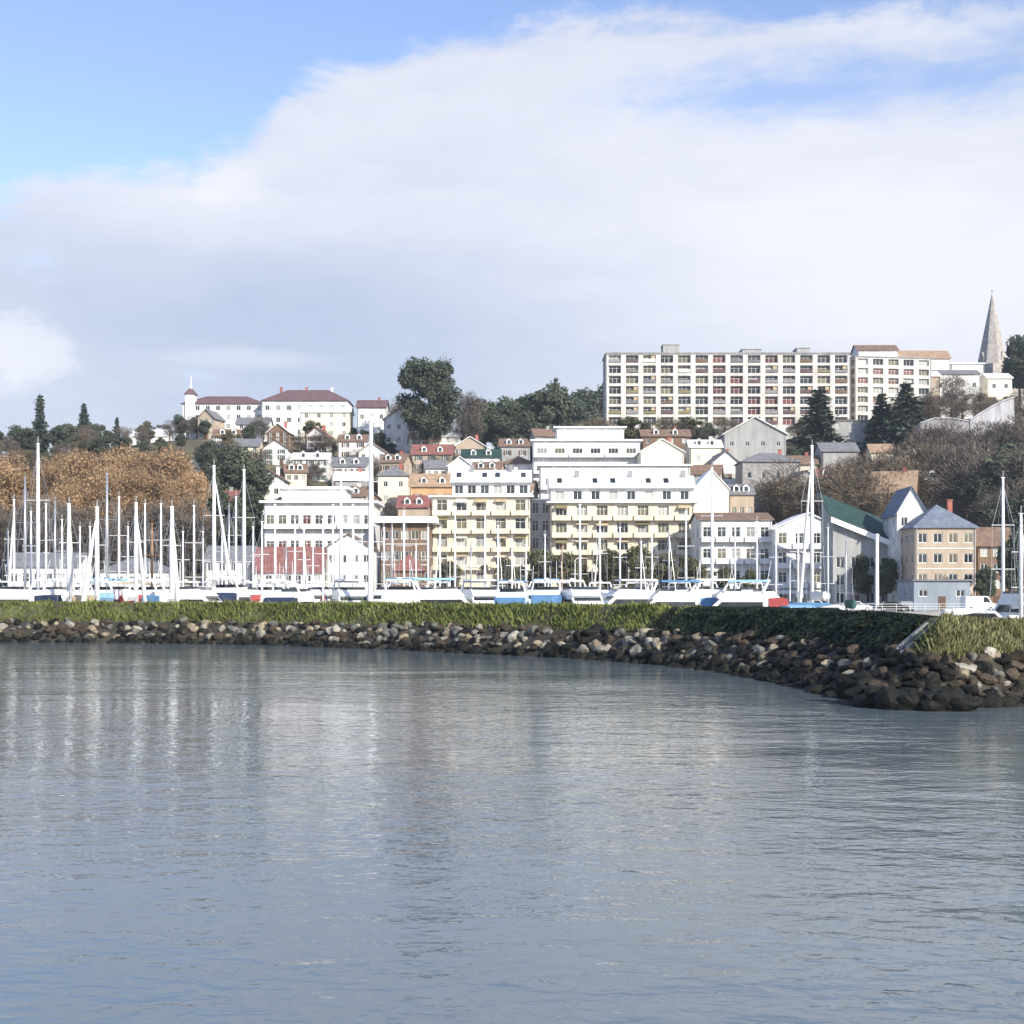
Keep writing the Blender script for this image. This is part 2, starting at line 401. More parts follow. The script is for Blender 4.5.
for k, (x, y, z, s, mi) in enumerate(spots):
    b = rr.randrange(9); R = Matrix.Rotation(rr.random()*6.28, 3, 'Z') @ Matrix.Rotation(rr.uniform(-.5,.5), 3, 'X')
    if k < 295:
        o = link("boulder", RD[b, mi], None, (x,y,z)); o.rotation_euler = R.to_euler(); o.scale = (s,s,s)
        tag(o, RL[mi], "boulder", "boulders of the breakwater")
    else:
        rest.mesh([R @ (v*s) + Vector((x,y,z)) for v in BV[b][0]], BV[b][1], mi)
tag(rest.build("riprap", ROCKS), "smaller farther boulders piled along the breakwater", "rocks", kind="stuff")
# concrete stair down the bank at the corner
i0 = min(range(len(WL)), key=lambda i: (WL[i]-Vector((15.6,66.6,0))).length)
p, d, n = frame(i0)
st = thing("concrete_stairs", "short flight of pale concrete steps down the bank beside the dark ivy", "stairs", (p.x, p.y, 0), math.atan2(d.y, d.x))
mb = MB()
for k in range(9):
    if k > 6: break
    y0 = 2.75 + k*.25; mb.box(-.38, .38, y0, y0+.27, 1.2, 2.0+k*.20)
mb.build("flight", T_CONC2, st)
for sx in (-.47, .47):
    mb = MB(); mb.prismx([(2.6,1.2),(2.6,2.1),(4.5,3.62),(4.6,3.62),(4.6,1.2)], sx-.11, sx+.11); mb.build("side_wall", T_CONC2, st)

# ------------------------------------------------------------------ buildings
WIN = {}
def win_mesh(ww, wh, kind, fm):
    key = (round(ww,2), round(wh,2), kind, fm.name)
    if key in WIN: return WIN[key]
    mb = MB(); w = ww/2; b = min(.11, ww*.08)
    mb.box(-w+.004, -w+b, -.05, .03, .004, wh-.004, 0); mb.box(w-b, w-.004, -.05, .03, .004, wh-.004, 0)
    mb.box(-w+b, w-b, -.05, .03, .004, b, 0); mb.box(-w+b, w-b, -.05, .03, wh-b, wh-.004, 0)
    if ww > 1: 
        n = 1 if ww < 2.2 else 2
        for k in range(n):
            x = -w + ww*(k+1)/(n+1); mb.box(x-.04, x+.04, -.045, .03, b, wh-b, 0)
    if wh > 1.9: mb.box(-w+b, w-b, -.04, .03, wh*.68-.03, wh*.68+.03, 0)
    mb.poly([(-w+b*.5,0,b*.5),(w-b*.5,0,b*.5),(w-b*.5,0,wh-b*.5),(-w+b*.5,0,wh-b*.5)], 1)
    g = {0:GLASS,1:GLASS2,2:GLASS3,3:GLASS4}[kind]
    WIN[key] = mb.data("window", [fm, g]); return WIN[key]
def wall_holes(mb, T, u0, u1, z0, z1, holes, dep, mi=0):
    us = sorted({u0,u1} | {h[0] for h in holes} | {h[1] for h in holes}); zs = sorted({z0,z1} | {h[2] for h in holes} | {h[3] for h in holes})
    hs = [(h[0]-1e-5, h[1]+1e-5, h[2]-1e-5, h[3]+1e-5) for h in holes]
    for a, b in zip(us, us[1:]):
        for c, d in zip(zs, zs[1:]):
            mu, mz = (a+b)/2, (c+d)/2
            if any(h[0] < mu < h[1] and h[2] < mz < h[3] for h in hs): continue
            mb.poly([T(a,0,c), T(b,0,c), T(b,0,d), T(a,0,d)], mi)
    for a, b, c, d in holes:
        mb.poly([T(a,0,c),T(a,dep,c),T(a,dep,d),T(a,0,d)], mi); mb.poly([T(b,0,c),T(b,0,d),T(b,dep,d),T(b,dep,c)], mi)
        mb.poly([T(a,0,c),T(b,0,c),T(b,dep,c),T(a,dep,c)], mi); mb.poly([T(a,0,d),T(a,dep,d),T(b,dep,d),T(b,0,d)], mi)
FOOT = []       # footprints, to keep the trees out of the houses
def building(name, label, px0, px1, Y, yeave, depth, floors, cols, wall, roof, win=(1.2,1.5), cat="house", rot=0, base=None,
             sides=2, chim=0, group=None, frame=None, kinds=(0,0,0,1,3), balc=None, dep=.18, door=True, awn=None, zb=None, cornice=False, skip=None, kf=None, dorm=0, blinds=0, shut=None, sill=.9, ground=None):
    """front faces -y; px0..px1 and yeave are where its front shows in the photograph at distance Y"""
    frame = frame or T_WHITE
    X = X_of((px0+px1)/2, Y); w = (px1-px0)*Y/F
    if zb is None:
        c, s = math.cos(rot), math.sin(rot)
        zb = min(gnd(X+c*a-s*b, Y+s*a+c*b) for a in (-w/2, 0, w/2) for b in (0, depth/2)) if base is None else base
    h = Z_of(yeave, Y) - zb
    root = thing(name, label, cat, (X, Y, zb), rot, group)
    rd = random.Random(int(px0*31+Y)); FOOT.append((X, Y+depth/2, max(w, depth)/2+1.5))
    mb = MB(); fh = h/floors; wins = []
    ww, wh = win; wh = min(wh, fh*.78)
    def holes(L, n):
        out = []
        if n < 1: return out
        step = L/n; w_ = min(ww, step*.8)
        for f in range(floors):
            for k in range(n):
                u = -L/2 + step*(k+.5); z = f*fh + min(sill, (fh-wh)*.62)
                out.append((u-w_/2, u+w_/2, z, z+wh, f, k))
        return out
    def side(L, n, T, ang, front=False):
        hs = holes(L, n)
        if skip and front: hs = [q for q in hs if not skip(q[4], q[5])]
        if front and door and n:
            mid = n//2; hs = [q for q in hs if not (q[4] == 0 and q[5] == mid)]
        wall_holes(mb, T, -L/2, L/2, -4 if base is None else -.2, h, [q[:4] for q in hs], dep)
        for (a, b, c, d, f, k) in hs: wins.append((T((a+b)/2, dep-.02, c), ang, b-a, d-c, front, f, k))
    side(w, cols, lambda u, t, z: (u, t, z), 0, True)
    side(depth, sides, lambda u, t, z: (w/2-t, depth/2+u, z), PI/2)
    side(depth, sides, lambda u, t, z: (-w/2+t, depth/2-u, z), -PI/2)
    mb.poly([(w/2,depth,-4),(-w/2,depth,-4),(-w/2,depth,h),(w/2,depth,h)])
    # inner box behind the panes, so that nothing shows through
    e = dep+.02
    typ, rise, rm = roof[:3]; ov = roof[3] if len(roof) > 3 else .45
    if typ == 'gabley':       # gable wall to the viewer
        mb.poly([(-w/2,0,h),(w/2,0,h),(0,0,h+rise)]); mb.poly([(-w/2,depth,h),(w/2,depth,h),(0,depth,h+rise)])
    if typ == 'gablex':
        mb.poly([(w/2,0,h),(w/2,depth,h),(w/2,depth/2,h+rise)]); mb.poly([(-w/2,0,h),(-w/2,depth,h),(-w/2,depth/2,h+rise)])
    if typ in ('flat',): mb.poly([(-w/2,0,h),(w/2,0,h),(w/2,depth,h),(-w/2,depth,h)])
    mb.build("wall", wall, root)
    r = MB(); t = .22
    if typ == 'gabley':
        sl = rise/(w/2); dz = ov*sl
        for sg in (-1, 1): r.prism([(0,h+rise+.02),(sg*(w/2+ov),h-dz+.02),(sg*(w/2+ov),h-dz+.02+t),(0,h+rise+.02+t)], -ov, depth+ov)
    elif typ == 'gablex':
        sl = rise/(depth/2); dz = ov*sl
        r.prismx([(depth/2,h+rise+.02),(-ov,h-dz+.02),(-ov,h-dz+.02+t),(depth/2,h+rise+.02+t)], -w/2-ov, w/2+ov)
        r.prismx([(depth/2,h+rise+.02),(depth+ov,h-dz+.02),(depth+ov,h-dz+.02+t),(depth/2,h+rise+.02+t)], -w/2-ov, w/2+ov)
    elif typ == 'hip':
        a, b, c, d = (-w/2-ov,-ov), (w/2+ov,-ov), (w/2+ov,depth+ov), (-w/2-ov,depth+ov)
        r.box(-w/2-ov, w/2+ov, -ov, depth+ov, h+.003, h+.18)
        z = h+.182; k = min(w, depth)/2
        if w >= depth: r1, r2 = (-w/2+k,depth/2), (w/2-k,depth/2)
        else: r1, r2 = (0,k), (0,depth-k)
        A,B,C_,D = [(*q,z) for q in (a,b,c,d)]; R1 = (*r1,z+rise); R2 = (*r2,z+rise)
        if w >= depth: r.poly([A,B,R2,R1]); r.poly([C_,D,R1,R2]); r.poly([B,C_,R2]); r.poly([D,A,R1])
        else: r.poly([A,B,R1]); r.poly([B,C_,R2,R1]); r.poly([C_,D,R2]); r.poly([D,A,R1,R2])
    elif typ == 'flat':
        o2 = ov; hh = rise
        r.box(-w/2-o2, w/2+o2, -o2, depth+o2, h+.003, h+hh)
    ro = r.build("roof", rm, root)
    for k in range(chim):
        cm = MB(); cxp = w*(-.32+.6*k/max(1,chim-1)) if chim > 1 else w*.22
        cy = depth*.5; zt = h+ (rise if typ != 'flat' else rise) + .9
        cm.box(cxp-.4, cxp+.4, cy-.3, cy+.3, h+.1, zt); cm.box(cxp-.5, cxp+.5, cy-.4, cy+.4, zt+.002, zt+.15)
        cm.build("chimney", W_BRICK if rd.random() < .5 else wall, ro)
    if dorm:
        for k in range(dorm):
            u = w*(-.5+(k+.5)/dorm)*.8; sl0 = rise/(depth/2) if typ == 'gablex' else rise/(min(w,depth)/2+ov)
            zb_ = h+.35+1.0*sl0; dm = MB()
            dm.prism([(-.75,zb_-.6),(.75,zb_-.6),(.75,zb_+.9),(0,zb_+1.5),(-.75,zb_+.9)], .75, 3.6)
            d_ = dm.build("dormer", T_WHITE, ro, loc=(u,0,0)); dm = MB(); dm.poly([(-.45,.745,zb_-.2),(.45,.745,zb_-.2),(.45,.745,zb_+.85),(-.45,.745,zb_+.85)]); dm.build("dormer_window", GLASS, root, loc=(u,0,0))
            dm = MB()
            for sg in (-1,1): dm.prism([(0,zb_+1.52),(sg*.95,zb_+.76),(sg*.95,zb_+.88),(0,zb_+1.64)], .6, 3.7)
            dm.build("dormer_roof", rm, root, loc=(u,0,0))
    if len(wins) > 99:
        # nearest / front ones first, the rest as one part
        wins.sort(key=lambda q: not q[4])
    restw = MB()
    for (pos, ang, a, b, fr, wf_, wk_) in wins:
        if blinds and fr and rd.random() < blinds:
            q = MB(); L0 = rd.uniform(.6,1.2); q.prismx([(-dep-.01,b+.1),(-dep-L0,b+.1-L0*.55),(-dep-L0,b-.1-L0*.55),(-dep-L0+.04,b-.08-L0*.55),(-dep-L0+.04,b+.06-L0*.55),(-dep-.01,b+.03)], -a/2-.1, a/2+.1)
            q.build("sun_blind", rd.choice((AWN_T,AWN_T,AWN_W,AWN_O)), root, loc=pos)
        if shut and fr:
            for sg in (-1,1):
                q = MB(); q.box(sg*(a/2+.32)-.26, sg*(a/2+.32)+.26, -dep-.03, -dep+.015, 0, b); q.build("shutter", shut, root, loc=pos)
    for k, (pos, ang, a, b, fr, wf_, wk_) in enumerate(wins):
        kd = rd.choice(kinds)
        if kf and fr: kd = kf(wf_, wk_, rd.random()) or kd
        if k < 99: link("window", win_mesh(a, b, kd, frame), root, pos, ang)
        else:
            R = Matrix.Rotation(ang, 3, 'Z'); me = win_mesh(a, b, kd, frame)
            restw.mesh([R @ v.co + Vector(pos) for v in me.vertices], [tuple(p.vertices) for p in me.polygons])
            n0 = len(me.polygons); restw.m[-n0:] = [p.material_index for p in me.polygons]
    if restw.v:
        tag(restw.build("windows", [frame, GLASS], root), kind="stuff")
    if door and cols:
        step = w/cols; u = -w/2+step*(cols//2+.5); dm = MB(); dm.box(u-.55, u+.55, -.04, .1, -.2, 2.15); dm.build("door", T_WOOD, root)
    if balc:      # (first floor, last floor, columns per balcony, projection)
        f0, f1, per, pr = balc[:4]; bm_ = balc[4] if len(balc) > 4 else T_RAIL
        step = w/cols
        for f in range(f0, f1+1):
            for k in range(0, cols, per):
                u0 = -w/2+step*k+.2; u1 = min(w/2, -w/2+step*(k+per))-.2; z = f*fh
                b_ = MB(); b_.box(u0, u1, -pr, -.003, z-.1, z+.08)
                b_.box(u0, u1, -pr-.05, -pr, z-.1, z+.95); b_.box(u0-.05, u0, -pr-.05, -.003, z-.1, z+.95); b_.box(u1, u1+.05, -pr-.05, -.003, z-.1, z+.95)
                b_.build("balcony", bm_, root)
    if floors >= 3 and w > 8:
        for sg in (-1, 1):
            q = MB(); q.tube([(sg*(w/2-.22),-.09,0),(sg*(w/2-.22),-.09,h-.1)], [.07,.07], 6); q.build("drainpipe", T_DARK if rd.random() < .4 else ALU2, root)
        if Y < 300:
            for f in range(1, floors):
                q = MB(); q.box(-w/2+.35, w/2-.35, -.07, -.003, f*fh-.11, f*fh-.0+.03) if not balc else None
                if q.v: q.build("string_course", T_WHITE, root)
    if cornice:
        c_ = MB(); c_.box(-w/2-.25, w/2+.25, -.28, -.004, h-fh-.1, h-fh+.12); c_.build("cornice", T_WHITE, root)
    if awn:
        am, n_ = awn
        for k in range(n_):
            u0 = -w/2 + w*k/n_ + .3; u1 = -w/2 + w*(k+1)/n_ - .3
            a_ = MB(); a_.prismx([(-.01,3.5),(-2.2,2.75),(-2.2,2.45),(-2.15,2.45),(-2.15,2.7),(-.01,3.42)], u0, u1); a_.build("awning", am, root)
    return root

# --- the long block of flats on the bluff
building("apartment_block", "long seven storey white slab block with dark window grid on the bluff", 606, 850, 430, 354, 14, 7, 14, W_SLAB, ('flat',.5,T_CONC2,.25),
         win=(3.9,2.4), cat="apartment block", sides=3, kinds=(0,0,1,1,0,0,3,0), dep=1.0, kf=lambda f,k,r: 2 if 6 <= k <= 10 and r < .55 else None, door=False, sill=.7, zb=56.5)
sl = [o for o in col.objects if o.name == "apartment_block"][0]
rp_ = random.Random(8); wsl = 244*430/F; fsl = (Z_of(354,430)-56.5)/7
PANC = [T_CONC2, W_BROWN, R_PURPLE, R_GREY, AWN_O, T_WHITE]
for f in range(7):
    for k in range(14):
        if rp_.random() < .45: continue
        u = -wsl/2 + wsl*(k+.5)/14; q = MB(); q.box(-1.78,1.78,.03,.10,0,rp_.choice((.75,.9,1.0)))
        if rp_.random() < .3: q.box(.5,1.7,.3,.5,1.0,2.1,1)
        q.build("balcony_panel", [rp_.choice(PANC[2:4]+PANC[:1] if 6 <= k <= 10 else PANC), AWN_T], sl, loc=(u,0,f*fsl+.72))
for (u, ww_, hh_) in ((-17,5,3.0),(8,6,1.6),(24,4,2.0)):
    mb = MB(); mb.box(u-ww_/2, u+ww_/2, 4, 10, 0, hh_); mb.box(u-ww_/2-.2, u+ww_/2+.2, 3.8, 10.2, hh_+.002, hh_+.2)
    mb.build("lift_house", W_GREY, sl, loc=(0,0,Z_of(354,430)-56.5+.5))
building("apartment_block", "shorter white seven storey wing at right end of the long slab block", 853, 934, 436, 358, 13, 7, 5, W_SLAB, ('flat',.4,T_CONC2,.2),
         win=(3.4,1.9), cat="apartment block", sides=3, kinds=(0,1,1,3,3,2), dep=.6, door=False, rot=.16, zb=58)

# --- cream waterfront hotel in three volumes
hot = building("waterfront_hotel", "large cream waterfront building with white penthouse storeys and olive windows", 432, 530, 292, 497, 16, 6, 5, W_CREAM, ('flat',.35,R_WHITE,.8),
         win=(2.2,2.3), cat="hotel", base=2.5, kinds=(0,1,1,3,3), dep=.35, balc=(1,5,1,1.2,W_CREAM), blinds=.45, awn=(AWN_W,3))
building("waterfront_hotel", "cream waterfront block with bright white penthouse and dormers, right of grey glass stairwell", 551, 694, 288, 503, 18, 6, 7, W_CREAM, ('flat',.35,R_WHITE,.9),
         win=(2.3,2.3), cat="hotel", base=2.5, kinds=(0,1,1,0,3,3), dep=.4, balc=(1,5,1,1.3,W_CREAM), blinds=.45, awn=(AWN_W,4))
def penthouse(root_label, px0, px1, Y, y0, y1, depth, cols, base_from):
    pass
# penthouses: white set-back storeys with low sloped white metal roofs, on top of the two blocks
def add_pent(root, w, z0, levels, depth, cols, u0=None, u1=None):
    u0 = -w/2 if u0 is None else u0; u1 = w/2 if u1 is None else u1
    z = z0
    for lv in range(levels):
        h = 2.7; yb = .9 + lv*1.5
        mb = MB(); L = u1-u0-lv*1.2; c = (u0+u1)/2; hs = []
        for k in range(cols):
            uc = -L/2 + L*(k+.5)/cols; hs.append((uc-.9, uc+.9, .35, 2.25))
        wall_holes(mb, lambda u, t, zz: (c+u, yb+t, z+zz), -L/2, L/2, 0, h, hs, .2)
        mb.poly([(c+L/2,yb,z),(c+L/2,depth-1,z),(c+L/2,depth-1,z+h),(c+L/2,yb,z+h)]); mb.poly([(c-L/2,yb,z),(c-L/2,depth-1,z),(c-L/2,depth-1,z+h),(c-L/2,yb,z+h)])
        mb.build("penthouse_wall", W_WHITE, root)
        for q in hs: link("window", win_mesh(1.8, 1.9, random.choice((0,0,3)), T_WHITE), root, (c+(q[0]+q[1])/2, yb+.18, z+q[2]))
        r = MB(); r.prismx([(yb-1.0,h+.01),(yb-1.0,h+.2),(yb+3.0,h+2.9),(depth-1,h+2.9),(depth-1,h+.01)], c-L/2-.4, c+L/2+.4)
        sl_ = 2.7/4.0; n_ = int(L/1.1)
        for k in range(n_+1):
            u = c-L/2-.3+(L+.6)*k/n_; r.prismx([(yb-.98,h+.2),(yb-.98,h+.29),(yb+3.0,h+2.99),(yb+3.0,h+2.9)], u-.03, u+.03)
        pr_ = r.build("penthouse_roof", R_WHITE, root, loc=(0,0,z))
        for k in range(cols):
            u = c-L/2+L*(k+.5)/cols; q = MB()
            if k % 3 != 1:
                y0, y1 = yb+.4, yb+1.9; f_ = lambda y: h+.2+(y-yb+1.0)*sl_+.06
                q.mesh([(u-.5,y0,f_(y0)),(u+.5,y0,f_(y0)),(u+.5,y1,f_(y1)),(u-.5,y1,f_(y1)),(u-.5,y0,f_(y0)+.08),(u+.5,y0,f_(y0)+.08),(u+.5,y1,f_(y1)+.08),(u-.5,y1,f_(y1)+.08)], [(0,3,2,1),(4,5,6,7),(0,1,5,4),(1,2,6,5),(2,3,7,6),(3,0,4,7)])
                q.build("skylight", GLASS, pr_)
            else:
                q.box(u-.45,u+.45,yb+2.2,yb+3.0,h+1.5,h+3.9); q.build("vent_stack", T_CONC2, pr_)
        z += h+.9
hot2 = [o for o in col.objects if o.name == "waterfront_hotel.001"][0]
add_pent(hot, 98*292/F, Z_of(497,292)-2.5+.36, 1, 16, 6, u0=-6, u1=98*292/F/2)
add_pent(hot2, 143*288/F, Z_of(503,288)-2.5+.36, 1, 18, 8)
# glass stair between
building("stair_tower", "narrow grey glass stair tower between the two cream blocks", 530.6, 550.4, 296, 500, 8, 6, 2, GL_GREY, ('flat',.3,R_WHITE,.1), win=(1.5,2.4), cat="tower", base=2.5, sides=1, kinds=(0,), door=False)
building("gabled_house", "pale yellow gabled house rising right of the cream waterfront block", 694, 729, 304, 489, 14, 7, 2, W_YELLOW, ('gabley',4.2,R_WHITE,.3), win=(.9,1.3), sides=3, base=2.6, skip=lambda f,k: f > 3, kinds=(0,1))
# terraced white flats stepping up behind
for k, (a, b, Y, yt, c) in enumerate(((540,690,330,466,7),)):
    building("terraced_flats", "white terrace of flats with stepped balconies behind the cream hotel roof", a, b, Y, yt, 12, 4, c, W_WHITE, ('flat',.4,R_WHITE,.6), win=(2.4,1.7), cat="apartment block", kinds=(0,0,1,3), balc=(2,3,1,1.2))
building("terraced_flats", "upper white stepped flats with three rows of white balconies below the bluff", 533, 640, 362, 441, 12, 5, 6, W_WHITE, ('flat',.4,R_WHITE,.7), win=(2.6,1.5), cat="apartment block", kinds=(0,0,1,3), balc=(2,4,2,1.4))
building("terraced_flats", "topmost narrow white flats crowning the stepped terraces", 556, 624, 378, 428, 10, 3, 4, W_WHITE, ('flat',.4,R_WHITE,.7), win=(2.4,1.5), cat="apartment block", kinds=(0,0,3), balc=(1,2,2,1.2))
building("white_house", "cream house with pale gable stepping down right of the terraced flats", 640, 684, 352, 452, 10, 3, 3, W_YELLOW, ('gabley',3.2,R_WHITE), win=(1.2,1.4), chim=1)

# --- right of centre, waterfront
building("waterfront_flats", "white four storey waterfront flats with brown roof strip and balconies", 700, 772, 272, 520, 14, 4, 5, W_WHITE, ('gablex',1.6,R_BROWN), win=(1.7,2.0), cat="apartment block", base=2.5, kinds=(0,0,1,3), balc=(1,3,1,1.2), awn=(AWN_W,3))
building("waterfront_flats", "white waterfront flats with broad pale gable and tall dark windows", 774, 842, 268, 529, 15, 4, 4, W_WHITE, ('gabley',3.0,R_WHITE), win=(1.6,2.1), cat="apartment block", base=2.5, kinds=(0,0,1,1), balc=(1,3,1,1.1), awn=(AWN_W,2))
def tilted_hall():
    Y = 246; x0, x1 = X_of(833,Y), X_of(893,Y); cx = (x0+x1)/2; w = x1-x0; d = 9.5
    root = thing("boat_hall", "dark-windowed hall whose dark teal roof slopes down to the right above a white eave board", "hall", (cx, Y, 2.5)); FOOT.append((cx, Y+5, 8))
    zl, zr, rise = Z_of(517,Y)-2.5, Z_of(541,Y)-2.5, 4.3
    hz = lambda x, y: zl+(zr-zl)*(x+w/2)/w + rise*y/d
    mb = MB(); hs = []
    for f in range(4):
        for k in range(4):
            u = -w/2+w*(k+.5)/4; z = .9+f*3.1
            if z+1.9 < hz(u+.7,0)-.4 and not (f == 0 and k == 1): hs.append((u-.75,u+.75,z,z+1.9))
    wall_holes(mb, lambda u,t,z: (u,t,z), -w/2, w/2, -.2, zr-.3, [q for q in hs if q[3] < zr-.3], .25)
    hs = [q for q in hs if q[3] < zr-.3]
    mb.poly([(-w/2,0,zr-.3),(w/2,0,zr-.3),(w/2,0,zr),(-w/2,0,zl)])
    for sx in (-1,1): mb.poly([(sx*w/2,0,-.2),(sx*w/2,d,-.2),(sx*w/2,d,hz(sx*w/2,d)),(sx*w/2,0,hz(sx*w/2,0))])
    mb.poly([(-w/2,d,-.2),(w/2,d,-.2),(w/2,d,hz(w/2,d)),(-w/2,d,hz(-w/2,d))]); mb.build("wall", W_GREY, root)
    for q in hs: link("window", win_mesh(1.5,1.9,0,T_WHITE), root, ((q[0]+q[1])/2,.23,q[2]))
    a = w/2+.6; C = [(-a,-1.0),(a,-1.0),(a,d+.5),(-a,d+.5)]; mb = MB()
    lo = [(x,y,hz(x,y)+.02) for x,y in C]; hi = [(x,y,hz(x,y)+.3) for x,y in C]
    mb.mesh(lo+hi, [(3,2,1,0),(4,5,6,7),(0,1,5,4),(1,2,6,5),(2,3,7,6),(3,0,4,7)]); mb.build("roof", R_GREEN, root)
    mb = MB(); z0, z1 = hz(-a,-1.0), hz(a,-1.0)
    mb.prism([(-a,z0-.75),(a,z1-.75),(a,z1+.22),(-a,z0+.22)], -1.2, -1.003); mb.build("eave_board", T_WHITE, root)
    mb = MB(); u = -w/2+w*1.5/4; mb.box(u-.7,u+.7,-.05,.1,-.2,2.3); mb.build("door", T_WOOD, root)
tilted_hall()
building("brown_house", "house with large tan tiled roof above the green-roofed hall", 872, 914, 318, 492, 11, 3, 3, W_BROWN, ('gablex',5.0,R_TAN), win=(1.1,1.3), rot=-.35, chim=1)
building("harbour_house", "white and tan harbour house with steep blue slate roof", 915, 976, 232, 528, 10, 4, 4, W_TAN, ('hip',4.0,R_BLUE,.4), win=(1.5,1.6), base=2.5, chim=1, kinds=(0,1,0), sides=3)
building("gabled_house", "narrow white gabled house with red trim squeezed beside the tan harbour house", 897, 926, 240, 512, 9, 5, 2, W_WHITE, ('gabley',4.2,R_BLUE), win=(1.1,1.5), base=2.5, kinds=(0,2,1))
building("boat_shed", "blue-grey clad flat-roofed boat shed on the right-hand quay", 914, 970, 212, 581, 9, 1, 3, W_BLUEGREY, ('flat',.25,R_GREY,.3), win=(1.4,1.1), cat="shed", base=2.5, sides=1, kinds=(0,), door=True, sill=2.2)
building("quay_house", "brown quay house with pale window frames at the right edge", 978, 1016, 236, 545, 9, 4, 3, W_BROWN, ('gablex',3.0,R_BROWN), win=(1.3,1.5), base=2.5, kinds=(0,3,3))
building("stone_house", "grey stone terrace house below the grey gable", 742, 800, 338, 462, 10, 4, 4, W_STONE, ('hip',2.5,R_GREY), win=(1.0,1.4), kinds=(0,0,1), chim=1)
building("gabled_house", "broad grey gable with white barge boards under the slab block", 724, 786, 384, 434, 12, 3, 4, W_GREY, ('gabley',4.6,R_WHITE,.6), win=(1.1,1.2), kinds=(0,0,3))
building("stone_house", "grey flat-topped house between the dark conifers", 831, 872, 396, 421, 10, 4, 3, W_GREY, ('flat',.3,R_GREY,.3), win=(1.2,1.3), kinds=(0,3,3))
building("stone_house", "low pale grey house on the slope above the teal roof", 822, 858, 352, 451, 9, 3, 3, W_GREY, ('gablex',2.4,R_GREY), win=(1.1,1.2), kinds=(0,3))

# --- left and middle, waterfront
building("white_pavilion", "long bright white flat-roofed building behind the marina masts", 264, 374, 298, 503, 14, 4, 9, W_WHITE, ('flat',.5,R_WHITE,.9), win=(1.8,2.0), cat="building", base=2.6, kinds=(0,0,1,2,3), balc=(3,3,3,1.3,T_WHITE))
building("white_pavilion", "set-back white upper storey block above the long flat-roofed building", 282, 346, 312, 489, 10, 1, 6, W_WHITE, ('flat',.5,R_WHITE,.8), win=(1.6,1.5), cat="building", zb=Z_of(503,298)-1, door=False, kinds=(0,0,3))
building("brick_warehouse", "low red brick quay building with red tiled roof", 254, 322, 258, 571, 10, 2, 7, W_WHITE, ('gablex',4.4,R_RED), win=(1.2,1.7), cat="warehouse", base=2.5, kinds=(0,0,3), awn=(AWN_W,4))
building("canopy_hall", "brown hall under a long thin white flat roof", 380, 430, 284, 523, 12, 4, 5, W_BROWN, ('flat',1.3,R_WHITE,1.4), win=(1.6,1.8), cat="hall", base=2.5, kinds=(0,1,3))
building("brick_warehouse", "small red-roofed quay kiosk with brown walls under the white flat roof", 393, 422, 256, 571, 8, 2, 3, W_BROWN, ('hip',3.0,R_RED), win=(1.1,1.4), cat="kiosk", base=2.5, kinds=(0,3))
building("quay_house", "white low quay house beneath the brown trees", 205, 250, 262, 560, 9, 3, 4, W_WHITE, ('gablex',2.6,R_GREY), win=(1.2,1.5), base=2.5)
building("quay_house", "long low white quay house at the far left behind the masts", 8, 78, 262, 566, 9, 2, 6, W_WHITE, ('gablex',2.4,R_GREY), win=(1.3,1.6), base=2.5)
building("quay_house", "grey-roofed white quay house below the biggest russet trees", 100, 165, 266, 572, 9, 2, 5, W_WHITE, ('hip',2.6,R_GREY), win=(1.3,1.6), base=2.5)
building("quay_house", "narrow white quay house between the flat roofs", 326, 372, 262, 548, 9, 3, 4, W_WHITE, ('gabley',2.6,R_BROWN), win=(1.2,1.5), base=2.5, awn=(AWN_W,2))

# --- hilltop
c1 = building("hilltop_mansion", "long white hilltop building with purple-brown roof, small turret at left", 182, 264, 474, 404, 14, 4, 8, W_WHITE, ('hip',3.4,R_PURPLE), win=(1.5,1.7), cat="mansion", kinds=(0,0,3))
w1 = 82*474/F; h1 = Z_of(404,474) - c1.location.z
tm = MB(); tm.box(-w1/2+1.2, -w1/2+4.4, -.6, 2.8, 0, h1+3.2); tm.build("turret", W_WHITE, c1)
tm = MB()
c_ = (-w1/2+2.8, 1.1); q_ = [(c_[0]-2,c_[1]-2),(c_[0]+2,c_[1]-2),(c_[0]+2,c_[1]+2),(c_[0]-2,c_[1]+2)]
for a, b in zip(q_, q_[1:]+q_[:1]):
    tm.poly([(*a,h1+3.2),(*b,h1+3.2),(c_[0]+(b[0]-c_[0])*.4,c_[1]+(b[1]-c_[1])*.4,h1+5),(c_[0]+(a[0]-c_[0])*.4,c_[1]+(a[1]-c_[1])*.4,h1+5)])
    tm.poly([(c_[0]+(a[0]-c_[0])*.4,c_[1]+(a[1]-c_[1])*.4,h1+5),(c_[0]+(b[0]-c_[0])*.4,c_[1]+(b[1]-c_[1])*.4,h1+5),(*c_,h1+5.6)])
tm.build("turret_roof", R_PURPLE, c1)
tm = MB(); tm.tube([(*c_,h1+5.4),(*c_,h1+9.5)], [.35,.05], 6); tm.build("spire", T_WHITE, c1)
building("hilltop_mansion", "white hilltop building with long raised purple-brown roof, right half", 262, 348, 470, 401, 15, 4, 8, W_WHITE, ('hip',4.6,R_PURPLE), win=(1.5,1.7), cat="mansion", kinds=(0,0,3), chim=3)
building("white_house", "cream-fronted house in front of the hilltop building", 300, 350, 448, 412, 9, 4, 4, W_YELLOW, ('gablex',2.0,R_WHITE), win=(1.2,1.4))
building("white_house", "little white house on the left skyline", 132, 166, 470, 436, 9, 2, 3, W_WHITE, ('gablex',2.4,R_WHITE), win=(1.2,1.4))
